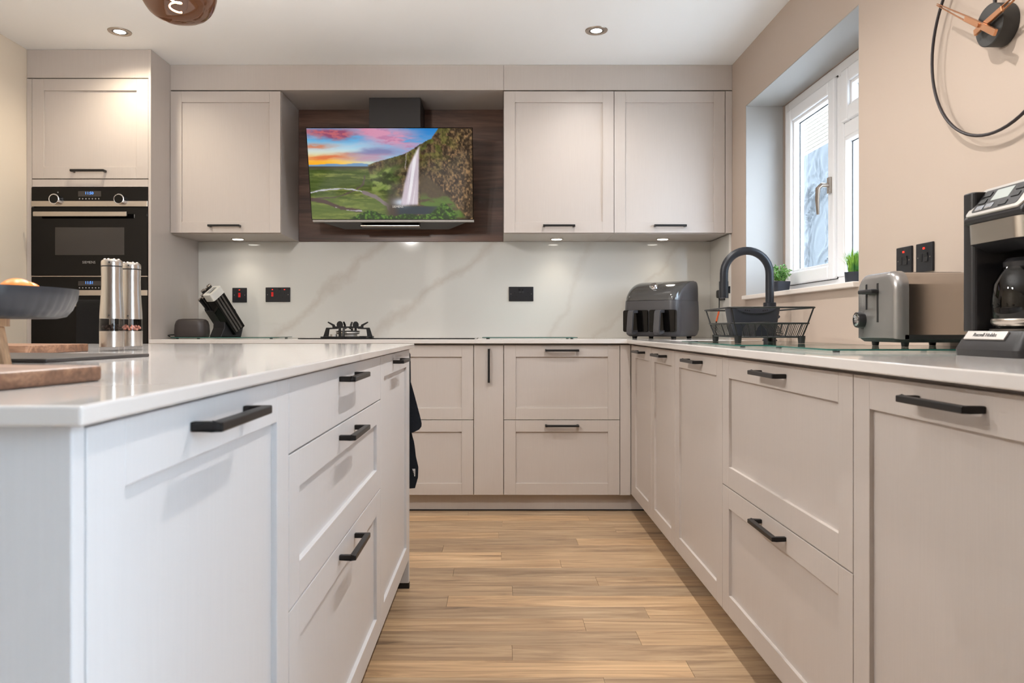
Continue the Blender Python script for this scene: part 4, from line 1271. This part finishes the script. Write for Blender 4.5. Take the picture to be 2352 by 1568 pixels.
# ------------------------------------------------------------------ coffee machine (local x towards the camera, front faces -y)
cm = thing('coffee_machine', 'black and steel filter coffee machine with slanted control panel', 'coffee machine', (1.0, 1.592, WT), R90)
m = MB()
m.loft([[(x, y, 0.0005) for x, y in rrect(0.0, 0.205, -0.018, 0.255, 0.02)], [(x, y, 0.014) for x, y in rrect(0.0, 0.205, -0.020, 0.255, 0.02)],
        [(x, y, 0.034) for x, y in rrect(0.004, 0.200, -0.010, 0.25, 0.02)], [(x, y, 0.052) for x, y in rrect(0.010, 0.196, 0.002, 0.25, 0.02)]])
m.build('base', black_plastic, cm, angle=30)
MP = Matrix.Translation((0.091, -0.0045, 0.0415)) @ Matrix.Rotation(math.radians(-33), 4, 'X')
npl = MB().box(-0.062, 0.062, -0.004, 0.0, -0.010, 0.010, MP).build('name_plate', mat('plate_silver', (205, 200, 196), 0.35, 0.6), cm, 0.001)
text('lettering', 'Russell Hobbs', 0.0125, MP @ Matrix.Translation((0, -0.0046, 0)) @ Matrix.Rotation(PI / 2, 4, 'X'), grey_plastic, npl)
MB().prism(rrect(0.002, 0.042, 0.0, 0.25, 0.012), 0.050, 0.345, 'z').build('water_tank', black_plastic, cm, 0.003)
box('rear_body', matt_black, 0.043, 0.20, 0.135, 0.25, 0.0525, 0.30, cm, 0.004)
m = MB()
m.loft([[(x, y, 0.215) for x, y in rrect(0.026, 0.190, 0.030, 0.25, 0.03)], [(x, y, 0.232) for x, y in rrect(0.022, 0.200, -0.004, 0.25, 0.03)]])
m.build('filter_holder', black_plastic, cm)
m = MB()
m.loft([[(x, y, 0.2325) for x, y in rrect(0.021, 0.201, -0.006, 0.25, 0.03, 8)], [(x, y, 0.274) for x, y in rrect(0.021, 0.201, -0.008, 0.25, 0.03, 8)]])
m.build('steel_band', steel, cm)
hp = [(-0.008, 0.2745), (-0.010, 0.286), (0.038, 0.352), (0.25, 0.352), (0.25, 0.2745)]
MB().prism(hp, 0.021, 0.201, 'x').build('head', black_plastic, cm, 0.008, 3)
pa = math.atan2(0.048, 0.066)
MC = Matrix.Translation((0.111, -0.010, 0.286)) @ Matrix.Rotation(-pa, 4, 'X')
cpn = MB().prism(rrect(-0.084, 0.084, 0.004, 0.078, 0.012), -0.004, 0.004, 'y', MC).build('control_panel', mat('panel_silver', (190, 184, 178), 0.3, 0.8), cm, 0.0015)
MB().prism(rrect(-0.068, 0.068, 0.013, 0.069, 0.006), -0.0048, -0.0038, 'y', MC).build('panel_face', black_plastic, cpn)
MB().box(-0.026, 0.026, -0.0056, -0.0046, 0.036, 0.064, MC).build('display', mat('lcd', (170, 176, 172), 0.2), cpn, 0.001)
for (bx2, bz2, mt) in ((-0.048, 0.056, matt_black), (-0.050, 0.038, matt_black), (0.048, 0.056, matt_black), (0.048, 0.038, matt_black), (-0.046, 0.021, chrome), (-0.018, 0.023, chrome), (0.024, 0.022, matt_black)):
    MB().box(bx2 - 0.011, bx2 + 0.011, -0.0068, -0.0046, bz2 - 0.006, bz2 + 0.006, MC).build('button', mt, cpn, 0.002)
MB().lathe([(0, 0.0526), (0.066, 0.0526), (0.066, 0.056), (0, 0.056)], 36, (0.118, 0.062, 0)).build('hot_plate', dark_steel, cm)
cf = thing('coffee_carafe', 'round glass carafe with black handle on the coffee machine', 'carafe', (1.062, 1.474, WT + 0.0565))
MB().lathe([(0, 0.001), (0.055, 0.001), (0.061, 0.012), (0.064, 0.05), (0.060, 0.09), (0.046, 0.118), (0.040, 0.128)], 40).build('glass_body', carafe_glass, cf)
MB().lathe([(0.042, 0.120), (0.043, 0.134), (0.036, 0.142), (0, 0.143)], 36).build('lid', black_plastic, cf)
MB().lathe([(0.0585, 0.006), (0.0635, 0.012), (0.0640, 0.018), (0.0630, 0.020)], 40).build('band', steel, cf)
MB().tube(smooth_path([(0.0, -0.043, 0.128), (0.0, -0.085, 0.122), (0.0, -0.098, 0.08), (0.0, -0.085, 0.035), (0.0, -0.066, 0.03)]), 0.008, 10).build('handle', black_plastic, cf)

# ------------------------------------------------------------------ wall clock
ck = thing('wall_clock', 'large open-ring wall clock with black hub and copper hands', 'clock', (XR - 0.001, 1.845, 1.709))
Rk = 0.268
MB().tube([(-0.026, Rk * math.cos(a), Rk * math.sin(a)) for a in [2 * PI * k / 72 for k in range(72)]], 0.0042, 8, True).build('ring', clock_black, ck)
MB().tube([(-0.026, 0, 0.03), (-0.026, 0, Rk)], 0.0045, 8).build('support_bar', clock_black, ck)
MM = Matrix.Rotation(-PI / 2, 4, 'Y')
MB().lathe([(0.052, 0.0), (0.052, 0.040), (0.050, 0.042), (0, 0.042)], 40, M=MM).build('hub', mat('hub_black', (56, 55, 54), 0.55), ck)
def hand(name, ang_, ln_, tail, xo):
    M = Matrix.Translation((-xo, 0, 0)) @ Matrix.Rotation(ang_, 4, 'X')
    m = MB()
    m.prism([(-0.008, -tail), (0.008, -tail), (0.007, 0.07), (-0.007, 0.07)], -0.004, 0.004, 'x', M)
    m.prism([(-0.007, 0.07), (-0.0042, 0.07), (-0.0010, ln_), (-0.0028, ln_)], -0.003, 0.003, 'x', M)
    m.prism([(0.0042, 0.07), (0.007, 0.07), (0.0028, ln_), (0.0010, ln_)], -0.003, 0.003, 'x', M)
    m.build(name, rose_gold, ck, 0.001, 1)
hand('minute_hand', math.radians(-54), 0.222, 0.072, 0.064)
hand('hour_hand', math.radians(80), 0.19, 0.035, 0.054)
MB().lathe([(0, 0.042), (0.005, 0.042), (0.005, 0.072), (0, 0.072)], 16, M=MM).build('spindle', rose_gold, ck)

# ------------------------------------------------------------------ plants on the sill
SZ = WZ0 + 0.02
p1 = thing('potted_plant', 'small bushy green plant in a square navy pot on the sill', 'plant', (1.372, 3.585, SZ + 0.0003), 0.2)
m = MB()
m.loft([[(x, y, z) for x, y in rrect(-h_, h_, -h_, h_, 0.006, 3)] for z, h_ in ((0, 0.030), (0.060, 0.036))] , cap=True)
pot = m.build('pot', pot_mat, p1)
box('soil', soil_mat, -0.032, 0.032, -0.032, 0.032, 0.0595, 0.0612, p1)
def leaf_cluster(n, h, spread, w, l, rnd):
    mb = MB()
    for i in range(n):
        th = rnd.uniform(0, 2 * PI); rr = spread * math.sqrt(rnd.random()); hh = rnd.uniform(0.0, 1.0)
        base = Vector((rr * math.cos(th) * (0.5 + 0.6 * hh), rr * math.sin(th) * (0.5 + 0.6 * hh), h * hh * (1 - 0.45 * (rr / spread) ** 2)))
        dirv = Vector((math.cos(th + rnd.uniform(-1, 1)), math.sin(th + rnd.uniform(-1, 1)), rnd.uniform(0.0, 1.2))).normalized()
        side = dirv.cross(Vector((rnd.uniform(-1, 1), rnd.uniform(-1, 1), 1))).normalized()
        nn = side.cross(dirv)
        ll = l * rnd.uniform(0.6, 1.2); ww = w * rnd.uniform(0.7, 1.2)
        a = mb._v(base, None); b_ = mb._v(base + dirv * ll * 0.5 + side * ww + nn * 0.002, None); c_ = mb._v(base + dirv * ll, None); d_ = mb._v(base + dirv * ll * 0.5 - side * ww + nn * 0.002, None)
        mb.face([a, b_, c_, d_])
    return mb
rn = random.Random(3)
lv = leaf_cluster(520, 0.078, 0.046, 0.0042, 0.014, rn)
lv.bm.transform(Matrix.Translation((0, 0, 0.062)))
f_ = lv.build('foliage', leaf_a, p1, smooth=False); f_['kind'] = 'stuff'
m = MB()
for i in range(16):
    th = rn.uniform(0, 2 * PI); r_ = rn.uniform(0.01, 0.04)
    m.tube([(0.008 * math.cos(th), 0.008 * math.sin(th), 0.06), (r_ * math.cos(th), r_ * math.sin(th), 0.062 + rn.uniform(0.04, 0.085))], 0.0008, 4)
f_ = m.build('stems', leaf_a, p1); f_['kind'] = 'stuff'

p2 = thing('potted_grass', 'spiky bright green grass plant in a round navy pot on the sill', 'plant', (1.372, 2.835, SZ + 0.0003))
MB().lathe([(0, 0), (0.030, 0), (0.033, 0.010), (0.036, 0.050), (0.033, 0.050), (0.032, 0.046), (0, 0.046)], 32).build('pot', pot_mat, p2)
MB().lathe([(0.0318, 0.0462), (0.0318, 0.0475), (0, 0.0475)], 24).build('soil', soil_mat, p2)
m = MB()
for i in range(230):
    th = rn.uniform(0, 2 * PI); r0 = 0.024 * math.sqrt(rn.random()); lean = rn.uniform(0.1, 1.0) * (0.3 + r0 / 0.024)
    hgt = rn.uniform(0.06, 0.115) * (1 - 0.25 * lean)
    b0 = Vector((r0 * math.cos(th), r0 * math.sin(th), 0.047)); od = Vector((math.cos(th), math.sin(th), 0))
    sd = Vector((-od.y, od.x, 0)) * 0.0016
    q = [b0, b0 + od * 0.012 * lean + Vector((0, 0, hgt * 0.6)), b0 + od * 0.034 * lean + Vector((0, 0, hgt))]
    a, b_ = m._v(q[0] - sd, None), m._v(q[0] + sd, None)
    c_, d_ = m._v(q[1] + sd, None), m._v(q[1] - sd, None)
    e_ = m._v(q[2], None)
    m.face([a, b_, c_, d_]); m.face([d_, c_, e_])
f_ = m.build('grass_blades', leaf_b, p2, smooth=False); f_['kind'] = 'stuff'

# ------------------------------------------------------------------ things on the island
def mill(label, x, y, fill, h=0.230):
    t_ = thing('spice_mill', label, 'mill', (x, y, WT + 0.0003), 0, 'steel mills on the island')
    MB().lathe([(0, 0), (0.0292, 0), (0.0295, 0.010), (0, 0.010)], 40).build('clear_foot', acrylic, t_)
    MB().lathe([(0.0, 0.0105), (0.0282, 0.0105), (0.0285, 0.05), (0.0, 0.05)], 40).build('base_ring', steel, t_)
    MB().lathe([(0.0283, 0.0502), (0.0280, 0.081)], 40).build('chamber', acrylic, t_)
    mf = MB()
    rn_ = random.Random(hash(label) % 97)
    for i in range(70):
        a = rn_.uniform(0, 2 * PI); r_ = 0.023 * math.sqrt(rn_.random())
        mf.ball((r_ * math.cos(a), r_ * math.sin(a), 0.0535 + rn_.uniform(0, 0.016) * (1 - r_ / 0.04)), 0.0032, 6, 4)
    f2 = mf.build('filling', fill, t_); f2['kind'] = 'stuff'
    MB().lathe([(0.006, 0.0502), (0.006, 0.081)], 12).build('grinder_shaft', dark_steel, t_)
    MB().lathe([(0, 0.0812), (0.0281, 0.0812), (0.0275, 0.10), (0.0255, 0.13), (0.0240, 0.16), (0.0238, 0.18), (0.0245, 0.2105), (0, 0.2105)], 44).build('body', steel, t_)
    MB().lathe([(0.0238, 0.2106), (0.0238, 0.2132), (0, 0.2132)], 36).build('dark_ring', matt_black, t_)
    m_ = MB()
    m_.lathe([(0, 0.2133), (0.0246, 0.2133), (0.0248, 0.222), (0.0235, 0.2262), (0.019, 0.2295), (0.008, 0.2310), (0, 0.2312)], 44)
    c2 = m_.build('cap', steel, t_)
    for k in range(8):
        a = 2 * PI * k / 8
        MB().ball((0.0165 * math.cos(a), 0.0165 * math.sin(a), 0.2290), 0.0038, 10, 6, 0.7).build('cap_bead', steel, c2)
    for zz in (0.221, 0.089):
        M = Matrix.Translation((0.006, -0.0247 if zz > 0.2 else -0.0276, zz)) @ Matrix.Rotation(PI / 2, 4, 'X')
        MB().prism([(-0.0025, 0.002), (0.0025, 0.002), (0, -0.003)], -0.0002, 0.0006, 'z', M).build('arrow_mark', matt_black, t_)
mill('steel pepper mill filled with dark peppercorns', -0.972, 1.850, peppercorn)
mill('steel salt mill filled with pink salt crystals', -0.972, 1.945, pink_salt)

def board(name, label, cat, cx, cy, rz, w_, d_, th, mt, bev, z=WT + 0.0004):
    o_ = MB().prism(rrect(-w_ / 2, w_ / 2, -d_ / 2, d_ / 2, min(0.012, bev * 3)), 0, th, 'z').build(name, mt, None, bev, 2, loc=(cx, cy, z))
    o_.rotation_euler = (0, 0, rz)
    return tag(o_, label, cat)
# far walnut board
board('serving_board', 'walnut serving board behind the slate platter', 'board', -1.222, 1.745, math.radians(-8), 0.40, 0.20, 0.019, board_wood, 0.002)
# slate platter
board('slate_platter', 'thin dark slate platter beside the fruit bowl', 'platter', -0.905, 1.385, math.radians(-10), 0.36, 0.27, 0.006, slate, 0.0012)
# near walnut board
board('chopping_board', 'thick walnut chopping board at the corner of the island', 'board', -0.665, 0.775, math.radians(-10), 0.44, 0.155, 0.0165, board_wood, 0.003)

# fruit bowl on its stand
BX, BY = -0.815, 1.13
fbn = thing('bowl_stand', 'pale wooden stand with splayed legs carrying the fruit bowl', 'stand', (BX, BY, WT + 0.0003))
MB().lathe([(0.026, 0.060), (0.054, 0.060), (0.054, 0.072), (0.026, 0.072), (0.026, 0.060)], 40).build('ring', stand_wood, fbn, 0)
for k in range(4):
    M = Matrix.Rotation(math.radians(2 + 90 * k), 4, 'Z')
    MB().prism([(0.030, 0.060), (0.050, 0.060), (0.0615, 0.0), (0.046, 0.0)], -0.010, 0.010, 'y', M).build('leg', stand_wood, fbn, 0.002)
bw = thing('fruit_bowl', 'wide dark blue-grey fluted bowl raised on a wooden stand', 'bowl', (BX, BY, WT + 0.0728))
prof = [(0.118, 0.0), (0.130, 0.003), (0.139, 0.014), (0.146, 0.030), (0.149, 0.043), (0.149, 0.0465), (0.1455, 0.0455), (0.142, 0.032), (0.134, 0.014), (0.12, 0.006)]
m = MB()
rings = []
NB = 144
for (r_, z) in prof:
    rings.append([((r_ + (0.0009 * math.cos(48 * 2 * PI * i / NB) if z < 0.04 and r_ > 0.12 else 0)) * math.cos(2 * PI * i / NB), (r_ + (0.0009 * math.cos(48 * 2 * PI * i / NB) if z < 0.04 and r_ > 0.12 else 0)) * math.sin(2 * PI * i / NB), z) for i in range(NB)])
m.loft(rings)
m.build('bowl_wall', bowl_mat, bw, angle=60)
for k, (ox, oy, oz, r_, lab) in enumerate(((0.095, -0.030, 0.041, 0.0275, 'orange lying at the rim of the fruit bowl nearest the salt mill'), (0.030, -0.055, 0.041, 0.0275, 'orange lying in the fruit bowl between two other oranges'), (0.060, 0.045, 0.042, 0.0275, 'orange lying in the fruit bowl towards the ovens'))):
    o = MB().ball((0, 0, 0), r_, 24, 16, 0.95).build('orange', orange_peel, None, loc=(BX + ox, BY + oy, WT + 0.0728 + 0.006 + r_))
    tag(o, lab, 'orange', 'oranges in the fruit bowl')

# ------------------------------------------------------------------ navy towel at the far end of the island
rl = thing('towel_rail', 'short black towel rail on the far end panel of the island', 'rail', (0, 0, 0))
MB().tube([(-0.62, 2.702, 0.845), (-0.62, 2.745, 0.845), (-0.340, 2.745, 0.845)], 0.005, 10).build('bar', black_metal, rl)
m = MB()
nx = 16
sec = []
zt_ = 0.851
def wid(z):
    # free edge of the towel (towards the aisle)
    return np.interp(z, [0.46, 0.50, 0.58, 0.66, 0.685, 0.70, 0.76, 0.82, 0.851], [-0.318, -0.300, -0.296, -0.306, -0.312, -0.278, -0.288, -0.306, -0.312])
def sheet(mb, y0, zl, zh, edge, ny=26, left=-0.56, amp=0.006):
    V = []
    for i in range(nx + 1):
        rr = []
        for j in range(ny + 1):
            z = zl + (zh - zl) * j / ny
            xe = edge(z)
            x = left + (xe - left) * i / nx
            rr.append(mb._v((x, y0 + amp * math.sin(28 * x + 4 * z) * (1 - 0.7 * (z - zl) / (zh - zl)), z - 0.02 * (1 - i / nx) * (1 - j / ny)), None))
        V.append(rr)
    for i in range(nx):
        for j in range(ny):
            mb.face([V[i][j], V[i + 1][j], V[i + 1][j + 1], V[i][j + 1]])
sheet(m, 2.757, 0.352, 0.853, lambda z: float(np.interp(z, [0.352, 0.392, 0.43, 0.468, 0.52, 0.557, 0.70, 0.853], [-0.312, -0.301, -0.300, -0.309, -0.315, -0.326, -0.328, -0.330])))
sheet(m, 2.733, 0.562, 0.853, lambda z: float(np.interp(z, [0.562, 0.574, 0.588, 0.62, 0.70, 0.768, 0.853], [-0.318, -0.293, -0.284, -0.291, -0.312, -0.331, -0.334])), amp=0.004)
m.box(-0.56, -0.334, 2.731, 2.759, 0.8505, 0.8545)
o = m.build('hand_towel', navy_towel)
md = o.modifiers.new('thickness', 'SOLIDIFY'); md.thickness = 0.007; md.offset = 0
twl = thing('hand_towel', 'navy terry towel hanging over the rail at the island end', 'towel', (0, 0, 0))
o.name = 'cloth'; o.parent = twl
box('care_label', print_pale, -0.327, -0.311, 2.7490, 2.7500, 0.396, 0.424, twl)
for k in range(3):
    box('label_print', matt_black, -0.325, -0.313, 2.7483, 2.7489, 0.402 + k * 0.006, 0.4035 + k * 0.006, twl)

# ------------------------------------------------------------------ outside the window
struct(box('ground', ground_mat, -30, 40, -40, 60, -0.5, -0.16))
NX = 6.3
nb = thing('neighbour_house', 'cream brick side wall of the neighbouring house outside the window', 'building', (NX, 0, 0))
box('wall', mortar_mat, 0.0, 0.3, 1.2, 24.0, 4.35, 8.6, nb)
bm_ = MB().box(-0.010, 0.004, -0.107, 0.107, -0.0325, 0.0325).build('brick', brick_mat, None, 0.003, 1)
bme = bm_.data
bpy.data.objects.remove(bm_)
for rrow in range(20):
    z = 4.52 + rrow * 0.075
    for k in range(14):
        o = bpy.data.objects.new('brick', bme); COL.objects.link(o); o.parent = nb
        o.location = (0.0, 12.5 + k * 0.2245 + (0.112 if rrow % 2 else 0), z)
box('ledge', fascia_mat, -0.16, 0.0, 1.2, 24.0, 4.36, 4.46, nb)
gw = thing('wrapped_extension', 'grey building extension wrapped in crinkled plastic sheeting outside the window', 'building', (NX - 0.3, 0, 0))
box('wall', mat('render_grey', (90, 96, 104), 0.8), 0.03, 0.28, 1.2, 24.0, -0.16, 4.34, gw)
m = MB()
NYs, NZs = 230, 120
V = []
for i in range(NYs + 1):
    rr = []
    for j in range(NZs + 1):
        y = 11.0 + 5.6 * i / NYs; z = 1.0 + 3.3 * j / NZs
        q = Vector((y * 0.75 + 0.5 * z, z * 0.9 - 0.3 * y, 0.0))
        a = mnoise.noise(q * 1.6); b_ = mnoise.noise(Vector((q.x * 4.5 + 3 * a, q.y * 2.2, 4.0)))
        c_ = abs(mnoise.noise(Vector((q.x * 3.2 + 6 * a, q.y * 1.5 + 2 * b_, 9.0))))
        rr.append(m._v((-0.035 - 0.06 * max(0.0, 1 - 2.6 * c_) ** 2 * max(0.0, 0.4 + a) + 0.010 * b_, y, z), None))
    V.append(rr)
for i in range(NYs):
    for j in range(NZs):
        m.face([V[i][j], V[i + 1][j], V[i + 1][j + 1], V[i][j + 1]])
m.build('plastic_sheet', mat('polythene', (58, 60, 62), 0.5, 0.0, Specular_IOR_Level=0.15), gw, angle=80)
